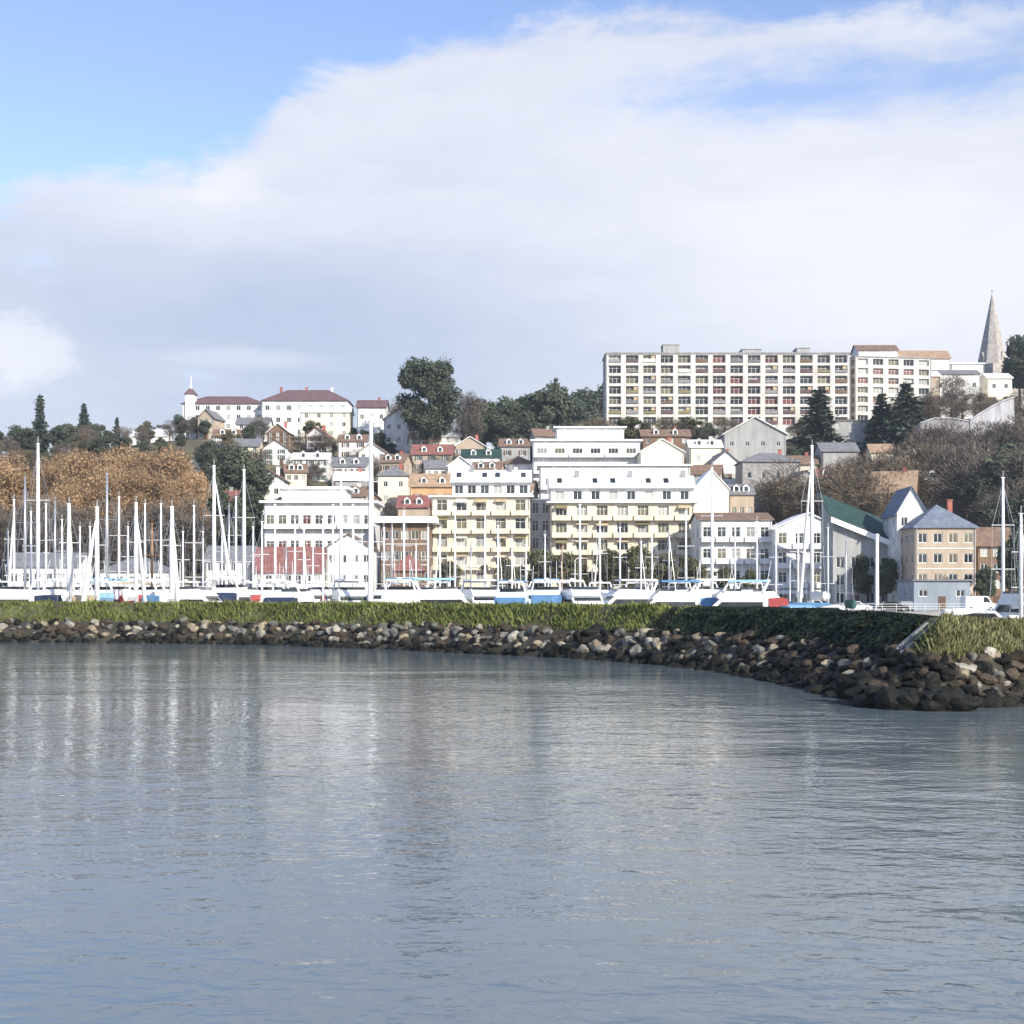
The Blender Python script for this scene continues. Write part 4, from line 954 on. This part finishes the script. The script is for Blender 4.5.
def sailboat(label, px, Y, ytop, cover=AWN_W, hm=GEL, mm=ALU, furl=None, thick=1.0, rz=None, L=None, group="sailing boats in the marina"):
    rd = random.Random(int(px*7+Y)); H = Z_of(ytop, Y); L = L or max(8.5, min(17, H*.78)); B = L*.29; fb = .10*L+.2
    rz = rz if rz is not None else (rd.choice((0, PI))+rd.uniform(-.25,.25))
    my = L*.08; root = thing("sailboat", label, "sailboat", (X_of(px,Y), Y, 0), rz, group)
    # keep the MAST at the wanted column
    root.location.x += math.sin(rz)*my; root.location.y -= math.cos(rz)*my
    m = MB(); hull(m, L, B, fb); m.build("hull", [hm, TEAK], root)
    m = MB(); z0 = fb; m.prismx([(-L*.18,z0),(-L*.18,z0+.55),(L*.02,z0+.62),(L*.16,z0+.42),(L*.24,z0+.02)], -B*.30, B*.30); cb = m.build("cabin", GEL, root)
    m = MB()
    for sx in (-1,1): m.box(sx*B*.30-.012, sx*B*.30+.012, -L*.13, L*.08, z0+.2, z0+.4)
    m.build("window", GLASS, cb)
    r = .0085*H*thick*1.2
    m = MB(); m.tube([(0,my,fb),(0,my,H*.6),(0,my,H)], [r,r*.95,r*.6], 8); ms = m.build("mast", mm, root, True)
    for f in (.42,.70):
        m = MB(); m.bar((-B*.32,my-.05,H*f),(B*.32,my-.05,H*f),.05); m.build("spreader", mm, ms)
    m = MB(); m.bar((0,my,H),(0,my,H+.9),.03); m.box(-.25,.25,my-.03,my+.03,H+.02,H+.1); m.build("masthead_aerial", mm, ms)
    bz = max(fb+1.2, min(4.3, H*.262)); bl = L*.40
    m = MB(); m.bar((0,my-.15,bz),(0,my-bl,bz-.1),.11,n=6); bo = m.build("boom", mm, root)
    m = MB(); m.prism([(0,0)]*0 or [(-.14,-.1),(.14,-.1),(.34,.3),(.2,.95),(-.2,.95),(-.34,.3)], my-bl*.97, my-.25); o = m.build("sail_cover", cover, bo); o.location = (0,0,bz+.08)
    m = MB(); wr = .022
    m.bar((0,my,H*.97),(0,L/2-.1,fb+.1),wr,n=3); m.bar((0,my,H*.98),(0,-L/2+.1,fb+.1),wr,n=3)
    for sx in (-1,1):
        m.tube([(sx*B*.42,my-.2,fb),(sx*B*.32,my-.05,H*.42),(sx*B*.30,my-.05,H*.70),(0,my,H*.96)], [wr]*4, 3)
    m.build("rigging", ALU2, root)
    if furl is not None:
        m = MB(); a = Vector((0,L/2-.2,fb+.6)); b = Vector((0,my+.1,H*.95)); rr_ = .0085*H*thick*1.1
        m.tube([a.lerp(b,t) for t in (0,.05,.35,.7,.93)], [rr_*.4,rr_*1.1,rr_,rr_*.7,rr_*.25], 7); m.build("furled_sail", furl, root, True)
    m = MB(); m.prismx([(-L*.20,0),(-L*.13,.95),(-L*.04,.9),(.02*L,.02)], -B*.3, B*.3); o = m.build("spray_hood", cover, root); o.location = (0,0,fb+.5)
    m = MB()
    for sx in (-1,1):
        pts = [(sx*B*.36,-L/2+.15,fb),(sx*B*.36,-L/2+.15,fb+.8)]; m.bar(*pts, .025, n=4)
        for t in (.2,.45,.7,.9):
            y = -L/2+L*t; b = B/2*(1 if t < .45 else max(.03,1-((t-.45)/.55)**2.3))*.96; m.bar((sx*b,y,fb),(sx*b,y,fb+.75),.02,n=3)
        m.tube([(sx*B*.36,-L/2+.15,fb+.8),(sx*B*.48,-L*.05,fb+.75),(sx*B*.40,L*.2,fb+.8),(sx*.1,L/2-.1,fb+.95)], [.02]*4, 3)
    m.build("guard_rail", ALU2, root)
    return root
def motorboat(label, px, Y, L=13, hm=GEL, cv=None, fly=True, rz=None, group="motor cruisers in the marina"):
    rd = random.Random(int(px*13+Y)); B = L*.31; fb = L*.125+.2; rz = rz if rz is not None else rd.choice((0,PI,PI/2,-PI/2))+rd.uniform(-.3,.3)
    root = thing("motor_cruiser", label, "motorboat", (X_of(px,Y), Y, 0), rz, group)
    m = MB(); hull(m, L, B, fb, stern=.9); m.build("hull", [hm, GEL], root)
    z = fb; h1 = L*.14
    prof = [(-L*.30,z),(-L*.30,z+h1),(L*.06,z+h1),(L*.20,z+.15),(L*.22,z)]
    m = MB(); m.prismx(prof, -B*.38, B*.38); cb = m.build("cabin", GEL, root)
    m = MB()
    for sx in (-1,1): m.prismx([(-L*.26,z+h1*.38),(-L*.26,z+h1*.82),(L*.05,z+h1*.82),(L*.11,z+h1*.40)], sx*B*.38-.015, sx*B*.38+.015)
    a, b = Vector((0,L*.07,z+h1*.93)), Vector((0,L*.185,z+.30)); nn = Vector((0,(a-b).z,-(a-b).y)).normalized()*.02
    m.mesh([(-B*.34,a.y+nn.y,a.z+nn.z),(B*.34,a.y+nn.y,a.z+nn.z),(B*.34,b.y+nn.y,b.z+nn.z),(-B*.34,b.y+nn.y,b.z+nn.z)], [(0,1,2,3)])
    m.build("window", GLASS, cb)
    m = MB()
    for sx in (-1,1):
        for t0, t1 in ((-.22,-.08),(-.04,.08)): m.box(sx*B*.497-.03, sx*B*.497+.03, L*t0, L*t1, fb*.55, fb*.78)
    m.build("hull_window", GLASS, root)
    for y in (-.3,-.1,.1):
        for sx in (-1,1):
            m = MB(); m.tube([(sx*(B*.5+.12),L*y,fb*.25),(sx*(B*.5+.14),L*y,fb*.35),(sx*(B*.5+.14),L*y,fb*.75),(sx*(B*.5+.10),L*y,fb*.85)], [.05,.14,.14,.04], 6); m.build("fender", NAVY if rd.random() < .5 else GEL_CR, root)
    zt = z+h1
    if fly:
        ca = rd.choice((AWN_B,NAVYC,AWN_T,AWN_G,AWN_W,AWN_R,NAVYC))
        m = MB(); m.prismx([(-L*.46,fb+.3),(-L*.45,zt-.1),(-L*.41,zt+.15),(-L*.305,zt+.05),(-L*.305,fb+.3)], -B*.37, B*.37); m.build("cockpit_canopy", ca, root)
        m = MB(); m.prismx([(-L*.10,zt+.76),(-L*.10,zt+1.25),(L*.0,zt+1.2),(L*.035,zt+.90)], -B*.33, B*.33); m.build("flybridge_screen", GLASS, root)
        m = MB(); m.prismx([(-L*.34,zt+.003),(-L*.34,zt+.75),(L*.02,zt+.95),(L*.08,zt+.003)], -B*.36, B*.36); m.build("flybridge", GEL, root)
        m = MB(); m.tube([(-B*.36,-L*.26,zt+.7),(-B*.30,-L*.30,zt+2.0),(B*.30,-L*.30,zt+2.0),(B*.36,-L*.26,zt+.7)], [.16]*4, 6); ar = m.build("radar_arch", GEL, root)
        m = MB(); m.tube([(0,-L*.30,zt+2.05),(0,-L*.30,zt+2.35)], [.35,.3], 8); m.bar((B*.25,-L*.3,zt+2),(B*.25,-L*.33,zt+4.6),.035); m.build("radar_dome", GEL, ar)
        if cv:
            m = MB(); m.prism([(-B*.35,0),(-B*.30,.25),(B*.30,.25),(B*.35,0)], -L*.30, L*.0); o = m.build("bimini", cv, root); o.location = (0,0,zt+2.05)
            m = MB(); [m.bar((sx*B*.33,y,zt+.6),(sx*B*.33,y,zt+2.1),.04) for sx in (-1,1) for y in (-L*.05,)]; m.build("bimini_frame", ALU2, root)
    elif cv:
        m = MB(); m.prismx([(-L*.47,-h1*.55),(-L*.44,.1),(-L*.26,.28),(-L*.05,.22),(0,0)], -B*.40, B*.40); o = m.build("cockpit_cover", cv, root); o.location = (0,0,zt+.01)
    m = MB()
    for sx in (-1,1):
        m.tube([(sx*B*.46,0,fb+.75),(sx*B*.40,L*.25,fb+.85),(sx*.15,L*.48,fb+1.0)], [.03]*3, 4)
        for y, b in ((0,.46),(L*.13,.45),(L*.25,.40),(L*.38,.27)): m.bar((sx*B*b,y,fb),(sx*B*b,y,fb+.85),.025)
    m.build("bow_rail", ALU2, root)
    return root
SB = [ # px, Y, top row, cover, hull, mast, furl, thick, label
 (14,192,500,AWN_W,GEL,ALU,AWN_W,1,"white sailboat with white cover at the far left edge"),
 (25,214,478,AWN_B,GEL,ALU2,None,1,"grey-masted sailboat with blue cover before the leftmost russet tree"),
 (38,186,444,AWN_W,GEL,ALU,None,1.15,"tall-masted white sailboat below the tallest skyline conifer"),
 (55,216,502,AWN_T,GEL_CR,ALU2,None,1,"cream sailboat with tan cover and short grey mast"),
 (69,178,504,AWN_W,GEL,ALU,AWN_W,1.9,"white sailboat with thick white furled sail, left of the light blue covers"),
 (97,174,507,AWN_LB,GEL,ALU,AWN_W,2.0,"white sailboat with thick white mast and light blue cover"),
 (107,220,474,AWN_W,NAVY,ALU2,None,1,"navy sailboat with slender tall mast before the russet stand"),
 (136,176,503,AWN_W,GEL,ALU,AWN_W,1.8,"white sailboat with thick mast in the middle of the russet stand"),
 (152,204,524,AWN_T,GEL_CR,VARN,None,1.1,"cream sailboat with varnished wooden mast and tan cover"),
 (172,170,507,AWN_W,GEL,ALU,AWN_W,2.2,"nearest white sailboat with the thickest furled sail"),
 (194,202,506,AWN_B,GEL,ALU,None,1,"white sailboat with blue cover at right end of the russet stand"),
 (214,188,466,AWN_W,GEL,ALU,AWN_W,1.3,"tall white sailboat before the dark green slope trees"),
 (229,216,506,AWN_G,NAVY,ALU2,None,1,"navy sailboat with dark green cover near the white quay house"),
 (244,204,470,AWN_W,GEL,ALU,None,1.2,"tall white-masted sailboat left of the white flat-roofed building"),
 (262,192,522,AWN_R,GEL,ALU,None,1,"white sailboat with red cover left of the red tiled quay building"),
 (286,216,542,AWN_W,GEL,ALU2,None,1,"small grey-masted sailboat before the red tiled roof"),
 (304,200,530,AWN_W,GEL,ALU,AWN_W,1.1,"white sailboat with furled white sail before the red tiled roof"),
 (323,182,520,AWN_R,REDHULL,ALU,None,1,"red-hulled sailboat with red cover"),
 (341,208,478,AWN_W,GEL,ALU,None,1.1,"white tall sailboat left of the tallest mast"),
 (371,184,417,AWN_W,GEL,ALU,AWN_W,1.25,"sailing yacht with the tallest mast of the marina"),
 (392,206,522,AWN_G,GEL,ALU2,None,1,"white sailboat with dark green cover right of the tallest mast"),
 (416,216,546,AWN_B,GEL,ALU,None,1,"small sailboat with blue cover before the red-roofed kiosk"),
 (440,194,528,AWN_W,GEL,ALU,AWN_W,1,"white sailboat before the left corner of the cream hotel"),
 (471,214,542,AWN_B,NAVY,ALU2,None,1,"navy sailboat with blue cover before the left hotel block"),
 (498,200,526,AWN_W,GEL,ALU,None,1,"white sailboat with white cover before the left hotel block"),
 (526,208,545,AWN_LB,GEL,ALU,None,1,"sailboat with light blue cover below the grey glass stairwell"),
 (562,200,548,AWN_T,GEL_CR,VARN,None,1,"cream wooden-masted sailboat before the right hotel block"),
 (600,214,522,AWN_W,GEL,ALU,AWN_W,1,"white sailboat with furled sail before the right hotel block"),
 (641,204,542,AWN_B,GEL,ALU,None,1,"white sailboat with deep blue cover before the right hotel block"),
 (669,216,532,AWN_W,GEL,ALU2,None,1,"grey-masted sailboat below the pale yellow gable"),
 (712,206,468,AWN_W,GEL,ALU,None,1.0,"tall sailboat right of the pale yellow gable"),
 (757,202,522,AWN_B,GEL,ALU,None,1,"sailboat with blue cover before the brown-roofed white flats"),
 (812,196,446,AWN_W,GEL,ALU,AWN_W,1.1,"very tall sailboat before the broad white gable"),
 (846,186,540,AWN_G,NAVY,ALU2,None,1,"navy sailboat with dark green cover left of the white quay pole"),
 (1003,170,478,AWN_W,GEL,ALU,None,1.2,"tall sailboat near the right edge before the brown quay house"),
 (1021,150,514,AWN_W,GEL,ALU,AWN_W,1.6,"white sailboat cut by the right edge of the view"),
]
for px, Y, yt, cv, hm, mm, fu, th, lab in SB: sailboat(lab, px, Y, yt, cv, hm, mm, fu, th)
MBT = [
 (4,182,15,GEL,None,True,"white flybridge cruiser at the left edge"),
 (50,188,15,GEL,AWN_W,True,"white flybridge cruiser with white bimini left of the thick furled sail"),
 (84,196,14,NAVY,AWN_LB,True,"navy-hulled cruiser with light blue bimini between thick masts"),
 (116,186,15,GEL,AWN_LB,True,"white cruiser with light blue bimini before the grey-roofed quay house"),
 (122,208,14,GEL_CR,AWN_T,True,"cream cruiser with tan bimini under the russet stand"),
 (157,190,15,GEL,AWN_W,True,"white cruiser with white bimini left of the thickest furled sail"),
 (203,182,15,GEL,None,True,"white flybridge cruiser before the low white quay house"),
 (232,192,16,GEL,AWN_W,True,"large white cruiser with white bimini right of the dark green covers"),
 (272,198,15,NAVY,AWN_W,True,"navy-hulled cruiser with white bimini before the red tiled building"),
 (298,180,14,GEL,None,True,"white cruiser below the red tiled roof"),
 (352,190,15,GEL_CR,AWN_W,True,"cream cruiser just left of the tallest mast"),
 (404,182,15,GEL,AWN_B,True,"white cruiser with blue bimini before the small kiosk"),
 (452,180,15,GEL,AWN_LB,True,"white cruiser with light blue bimini before the left hotel block"),
 (484,192,15,NAVY,AWN_W,True,"navy-hulled cruiser with white bimini between hotel sailboats"),
 (514,178,14,GEL,AWN_B,True,"white cruiser with blue bimini left of the glass stairwell"),
 (546,188,15,GEL,AWN_B,True,"cruiser with blue bimini below the glass stairwell"),
 (584,180,15,GEL,None,True,"white flybridge cruiser before the right hotel block"),
 (618,192,15,NAVY,AWN_W,True,"navy-hulled cruiser before the right hotel block"),
 (660,176,14,GEL,AWN_B,True,"white cruiser with deep blue bimini where the ivy bank begins"),
 (694,188,15,GEL,AWN_W,True,"white cruiser below the pale yellow gable"),
 (728,172,14,GEL,AWN_LB,True,"white cruiser with pale blue bimini above the ivy bank"),
 (768,184,14,GEL,None,True,"white flybridge cruiser before the brown-roofed flats"),
 (792,166,12,GEL,AWN_LB,False,"low white boat with light blue cockpit cover"),
 (830,178,13,GEL,AWN_B,False,"low white boat with dark blue cockpit cover"),
 (988,158,11,GEL,AWN_W,False,"low white boat with white cover right of the blue-grey shed"),
 (1016,164,13,GEL,None,True,"white cruiser at the right edge behind the dry bank"),
]
for px, Y, L, hm, cv, fl, lab in MBT: motorboat(lab, px, Y, L*(1.14 if fl else 1), hm, cv, fl)

rb = random.Random(21)
for px in (8,31,46,62,80,90,119,128,145,161,183,203,222,236,253,275,295,313,333,353,362,384,404,428,455,485,512,545,580,620,652,686,735,776,798,828):
    Y = rb.uniform(218,234); yt = rb.choice((505,512,520,528,535,540)) - (8 if px < 260 else 0)
    sailboat("white-hulled sailboat in the back row of the marina under the quay", px, Y, yt, AWN_W, GEL, rb.choice((ALU,ALU,ALU2)) if False else ALU, None, 1.0, group="back row sailboats")
for px in (18,42,66,88,112,140,166,190,216,246,262,288,318,340,388,428,466,500,532,566,602,636,676,714,750):
    motorboat("white flybridge cruiser in the back row of the marina under the quay", px, rb.uniform(212,226), 17.5, GEL, None, True, rb.choice((0,PI))+rb.uniform(-.3,.3), group="back row motor cruisers")
# ------------------------------------------------------------------ quay furniture and cars
def lamp(label, px, Y, ytop, group="lamp posts along the quay"):
    H = Z_of(ytop, Y)-2.5; o = thing("lamp_post", label, "lamp post", (X_of(px,Y), Y, 2.5), 0, group)
    m = MB(); m.tube([(0,0,0),(0,0,.9),(0,0,H)], [.16,.11,.07], 8); m.build("pole", T_WHITE, o)
    m = MB(); m.tube([(0,0,H-.05),(.5,0,H+.35),(1.3,0,H+.4)], [.05,.05,.05], 6); a = m.build("arm", T_WHITE, o)
    m = MB(); m.prismx([(-.14,0),(.14,0),(.09,.13),(-.09,.13)], .95, 1.6); l = m.build("lamp_head", ALU2, a); l.location = (0,0,H+.3)
for k, (px, yt) in enumerate(((60,560),(180,562),(330,560),(450,560),(575,560),(700,560),(790,561))):
    lamp(("curved white lamp post on the quay at the far left","white lamp post on the quay right of the russet stand","white lamp post on the quay left of the tallest mast","white lamp post on the quay before the left hotel block","white lamp post on the quay before the right hotel block","white lamp post on the quay below the pale yellow gable","white lamp post on the quay before the broad white gable")[k], px, 244, yt)
fp = thing("flagpole", "thick white pole standing on the quay left of the blue-grey shed", "pole", (X_of(877,206), 206, 2.5))
H = Z_of(536,206)-2.5
m = MB(); m.tube([(0,0,0),(0,0,H)], [.30,.24], 10); m.build("pole", T_WHITE, fp)
m = MB(); m.tube([(0,0,H),(0,0,H+.2),(0,0,H+.35)], [.3,.34,.1], 10); m.build("cap", T_WHITE, fp)
m = MB(); m.box(-.5,.5,-.5,.5,0,.35); m.build("plinth", T_CONC, fp)
def railing(label, x0, x1, Y):
    o = thing("quay_railing", label, "railing", ((x0+x1)/2, Y, 2.5)); w = x1-x0; n = int(w/2)
    for k in range(n+1):
        m = MB(); m.bar((-w/2+w*k/n,0,0),(-w/2+w*k/n,0,1.1),.035,n=5); m.build("post", T_WHITE, o)
    for z in (.4,.75,1.1):
        m = MB(); m.bar((-w/2,-.05,z),(w/2,-.05,z),.03,n=5); m.build("rail", T_WHITE, o)
railing("white railing along the edge of the near right quay", 46, 76, 196.6)
railing("white railing along the quay edge below the white flats", 8, 43, 238.6)
def car(label, px, Y, paint, rz=0, van=False, zb=2.5):
    o = thing("parked_car" if not van else "parked_van", label, "car" if not van else "van", (X_of(px,Y), Y, zb), rz, "vehicles on the quay")
    if van: prof = [(-2.4,.35),(-2.4,2.1),(-2.25,2.2),(1.1,2.2),(1.75,1.25),(2.4,1.05),(2.45,.35)]; wx = (-1.55,1.55); gl = [(.95,2.05),(1.55,1.3),(.4,1.3),(.4,2.05)]
    else: prof = [(-2.1,.3),(-2.12,.85),(-1.75,.95),(-1.25,1.42),(.25,1.45),(.95,.95),(1.95,.8),(2.1,.55),(2.1,.3)]; wx = (-1.3,1.35); gl = [(-1.45,.95),(-1.1,1.34),(.2,1.37),(.75,.95)]
    m = MB(); m.prism(prof, -.85, .85); bd = m.build("body", paint, o)
    m = MB(); m.prism(gl, -.86, .86); m.build("window", GLASS, bd)
    for x in wx:
        for sy in (-1,1):
            m = MB(); m.tube([(x,sy*.62,.32),(x,sy*.88,.32)], [.32,.32], 12); w = m.build("wheel", TYRE, o)
            m = MB(); m.tube([(x,sy*.8805,.32),(x,sy*.895,.32)], [.19,.17], 10); m.build("rim", ALU2, w)
    for sy in (-1,1):
        m = MB(); m.box(prof[-1][0]-.12, prof[-1][0]+.03, sy*.62-.16, sy*.62+.16, .6, .74); m.build("headlight", T_WHITE, o)
car("white van parked on the quay before the brown-roofed flats", 706, 242, CARP["white"], .05, True)
car("blue car parked on the quay under the broad white gable", 786, 243, CARP["blue"], .0)
car("silver car parked left of the dark upright tree", 812, 243, CARP["silver"], PI)
car("red car parked on the quay before the white flats", 742, 243, CARP["red"], .04)
car("white car parked on the right quay near the pole", 856, 200, CARP["white"], .1)
car("black car parked right of the white pole", 893, 199, CARP["black"], -.1)
car("grey car at the left side of the blue-grey shed", 905, 204, CARP["grey"], 1.5)
car("white van parked right of the blue-grey shed", 978, 202, CARP["white"], .2, True)

# ------------------------------------------------------------------ sky, sun, camera
SUN_EL, SUN_AZ = math.radians(30), math.radians(142)       # azimuth measured from +Y towards +X: behind the camera, to the right
sd = Vector((math.sin(SUN_AZ)*math.cos(SUN_EL), math.cos(SUN_AZ)*math.cos(SUN_EL), math.sin(SUN_EL)))
sun = bpy.data.lights.new("sun", 'SUN'); sun.energy = 4.5; sun.angle = math.radians(.53); sun.color = (1,.94,.82)
so = bpy.data.objects.new("sun", sun); col.objects.link(so); so.rotation_euler = (-sd).to_track_quat('-Z','Y').to_euler(); so.location = (60,-80,90)

w = bpy.data.worlds.new("World"); scene.world = w; w.use_nodes = True
N = w.node_tree.nodes; L = w.node_tree.links; N.clear()
def V(x):
    return x
def math_(op, a, b=None, c=None, clamp=False):
    n = N.new("ShaderNodeMath"); n.operation = op; n.use_clamp = clamp
    for k, v in enumerate((a,b,c)):
        if v is None: continue
        if isinstance(v, (int,float)): n.inputs[k].default_value = v
        else: L.new(v, n.inputs[k])
    return n.outputs[0]
def smooth(x, lo, hi):
    n = N.new("ShaderNodeMapRange"); n.interpolation_type = 'SMOOTHSTEP'; L.new(x, n.inputs[0]); n.inputs[1].default_value = lo; n.inputs[2].default_value = hi
    return n.outputs[0]
sky = N.new("ShaderNodeTexSky"); sky.sky_type = 'NISHITA'; sky.sun_disc = False; sky.sun_elevation = SUN_EL; sky.sun_rotation = SUN_AZ
sky.air_density = 1.0; sky.dust_density = .6; sky.ozone_density = 1.5
hs = N.new('ShaderNodeHueSaturation'); hs.inputs['Hue'].default_value = .512; hs.inputs['Saturation'].default_value = 1.04; hs.inputs['Value'].default_value = 1.12; L.new(sky.outputs[0], hs.inputs['Color'])
bg1 = N.new("ShaderNodeBackground"); L.new(hs.outputs[0], bg1.inputs[0]); bg1.inputs[1].default_value = .15
tc = N.new("ShaderNodeTexCoord"); sx = N.new("ShaderNodeSeparateXYZ"); L.new(tc.outputs["Generated"], sx.inputs[0])
az = math_('ARCTAN2', sx.outputs[0], sx.outputs[1]); el = math_('ARCSINE', sx.outputs[2])
cb = N.new("ShaderNodeCombineXYZ"); L.new(az, cb.inputs[0]); L.new(el, cb.inputs[1])
def noise2(sxx, syy, detail=6, rough=.55, off=0, dist=0):
    mp = N.new("ShaderNodeMapping"); mp.inputs["Scale"].default_value = (sxx,syy,1); mp.inputs["Location"].default_value = (off,off*.7,off); mp.inputs["Rotation"].default_value = (0,0,-.22)
    nz = N.new("ShaderNodeTexNoise"); nz.inputs["Scale"].default_value = 1; nz.inputs["Detail"].default_value = detail; nz.inputs["Roughness"].default_value = rough; nz.inputs["Distortion"].default_value = dist
    L.new(cb.outputs[0], mp.inputs[0]); L.new(mp.outputs[0], nz.inputs["Vector"]); return nz.outputs["Fac"]
def AE(px, py): u = (px-CX)/F; v = (HY-py)/F; return math.atan(u), math.atan(v/math.sqrt(1+u*u))
def blob(px, py, rx, ry, nz=None, amt=0):
    a, e = AE(px, py)
    dx = math_('DIVIDE', math_('SUBTRACT', az, a), rx/F); dy = math_('DIVIDE', math_('SUBTRACT', el, e), ry/F)
    r2 = math_('ADD', math_('MULTIPLY', dx, dx), math_('MULTIPLY', dy, dy))
    if nz is not None: r2 = math_('ADD', r2, math_('MULTIPLY', math_('SUBTRACT', nz, .5), amt))
    return math_('EXPONENT', math_('MULTIPLY', r2, -1))
# cloud edge as a curve over azimuth
fc = N.new("ShaderNodeFloatCurve"); cu = fc.mapping.curves[0]
EDGE = [(-600,330),(-300,270),(0,190),(120,160),(215,142),(264,120),(288,84),(390,52),(500,20),(640,0),(800,-4),(1024,-8),(1500,40)]
pts = []
for px, py in EDGE:
    a, e = AE(px, py); pts.append(((a+.8)/1.6, e/.6))
while len(cu.points) < len(pts): cu.points.new(.5,.5)
for p_, q_ in zip(cu.points, pts): p_.location = q_; p_.handle_type = 'AUTO'
fc.mapping.update(); fc.inputs[0].default_value = 1
L.new(math_('DIVIDE', math_('ADD', az, .8), 1.6, clamp=True), fc.inputs[1])
edge = math_('MULTIPLY', fc.outputs[0], .6)
nA = noise2(7, 13, 7, .6, 3.1, .3); nB = noise2(3.2, 9, 6, .6, 7.7, .4); nC = noise2(20, 46, 6, .65, 1.3, .25); nD = noise2(5, 26, 6, .62, 5.2, .5)
d = math_('SUBTRACT', edge, el)
d = math_('ADD', d, math_('MULTIPLY', math_('SUBTRACT', nA, .5), .045))
d = math_('ADD', d, math_('MULTIPLY', math_('SUBTRACT', nC, .5), .045)); d = math_('ADD', d, math_('MULTIPLY', math_('SUBTRACT', nD, .5), .035))
gap = blob(900, 74, 230, 36, nB, 2.0); gap2 = blob(1000, 22, 170, 22, nB, 1.5)
d = math_('SUBTRACT', d, math_('MULTIPLY', gap2, .004))
mask = smooth(d, -.003, .021)
gs = smooth(math_('ADD', gap, math_('ADD', math_('MULTIPLY', math_('SUBTRACT', nC, .5), .9), math_('MULTIPLY', math_('SUBTRACT', nD, .5), 1.3))), .14, .95)
mask = math_('MULTIPLY', math_('MULTIPLY', mask, .94), math_('SUBTRACT', 1, math_('MULTIPLY', gs, .85)))
nE = noise2(34, 52, 6, .68, 8.8, .3)
puff = smooth(math_('ADD', blob(2,348,84,42), math_('ADD', math_('MULTIPLY', math_('SUBTRACT', nE, .5), 1.1), math_('MULTIPLY', math_('SUBTRACT', nC, .5), .8))), .36, .80)
strk = smooth(math_('ADD', blob(245,358,95,13), math_('ADD', math_('MULTIPLY', math_('SUBTRACT', nC, .5), .6), math_('MULTIPLY', math_('SUBTRACT', nD, .5), .5))), .34, .9)
puf2 = smooth(math_('ADD', blob(225,185,60,22), math_('ADD', math_('MULTIPLY', math_('SUBTRACT', nC, .5), .6), math_('MULTIPLY', math_('SUBTRACT', nD, .5), .5))), .34, .9)
# brightness of the cloud
br = math_('ADD', .52, math_('MULTIPLY', math_('SUBTRACT', nB, .5), .55))
br = math_('ADD', br, math_('MULTIPLY', math_('SUBTRACT', nA, .5), .38)); br = math_('ADD', br, math_('MULTIPLY', math_('SUBTRACT', nD, .5), .42)); br = math_('ADD', br, math_('MULTIPLY', math_('SUBTRACT', nC, .5), .16))
for px, py, rx, ry, amt, w_ in ((900,270,420,150,.42,.6),(560,130,360,100,.14,.6),(24,352,80,40,.2,.6),(255,358,110,16,.05,.8),(215,195,110,50,.15,.8),(120,310,260,70,-.30,.5),(430,350,260,80,-.34,.5),(150,395,300,40,-.1,.5)):
    br = math_('ADD', br, math_('MULTIPLY', blob(px,py,rx,ry,nA,w_), amt))
br = math_('ADD', br, math_('MULTIPLY', puff, .34)); br = math_('ADD', br, math_('MULTIPLY', strk, .28)); br = math_('ADD', br, math_('MULTIPLY', puf2, .16))
rp = N.new("ShaderNodeValToRGB"); e = rp.color_ramp.elements; e[0].position = .12; e[1].position = .95
e[0].color = (.42,.485,.62,1); e[1].color = (.76,.76,.80,1); em = e.new(.5); em.color = (.55,.585,.685,1)
L.new(br, rp.inputs[0])
bg2 = N.new("ShaderNodeBackground"); L.new(rp.outputs[0], bg2.inputs[0]); bg2.inputs[1].default_value = .92
mx = N.new("ShaderNodeMixShader"); L.new(mask, mx.inputs[0]); L.new(bg1.outputs[0], mx.inputs[1]); L.new(bg2.outputs[0], mx.inputs[2])
ow = N.new("ShaderNodeOutputWorld"); L.new(mx.outputs[0], ow.inputs[0])

cam = bpy.data.cameras.new("camera"); cam.sensor_width = 36; cam.lens = 36*F/1024; cam.shift_y = (HY-512)/1024; cam.clip_end = 9000; cam.clip_start = .3
co = bpy.data.objects.new("camera", cam); col.objects.link(co); co.location = (0,0,CH); co.rotation_euler = (PI/2,0,0); scene.camera = co
scene.view_settings.view_transform = 'Standard'; scene.view_settings.look = 'None'; scene.view_settings.exposure = .50; scene.view_settings.gamma = 1
scene.cycles.max_bounces = 6; scene.cycles.transparent_max_bounces = 4

hz = bpy.data.materials.new("haze_air"); hz.use_nodes = True; hn = hz.node_tree.nodes; hn.clear()
pv = hn.new("ShaderNodeVolumePrincipled"); pv.inputs["Color"].default_value = (.80,.86,.95,1); pv.inputs["Density"].default_value = .00016; pv.inputs["Anisotropy"].default_value = .2
ho = hn.new("ShaderNodeOutputMaterial"); hz.node_tree.links.new(pv.outputs[0], ho.inputs["Volume"])
mb = MB(); mb.box(-1600,1600,-420,6200,-24,140); tag(mb.build("haze", hz), kind="stuff")
scene.cycles.volume_bounces = 0
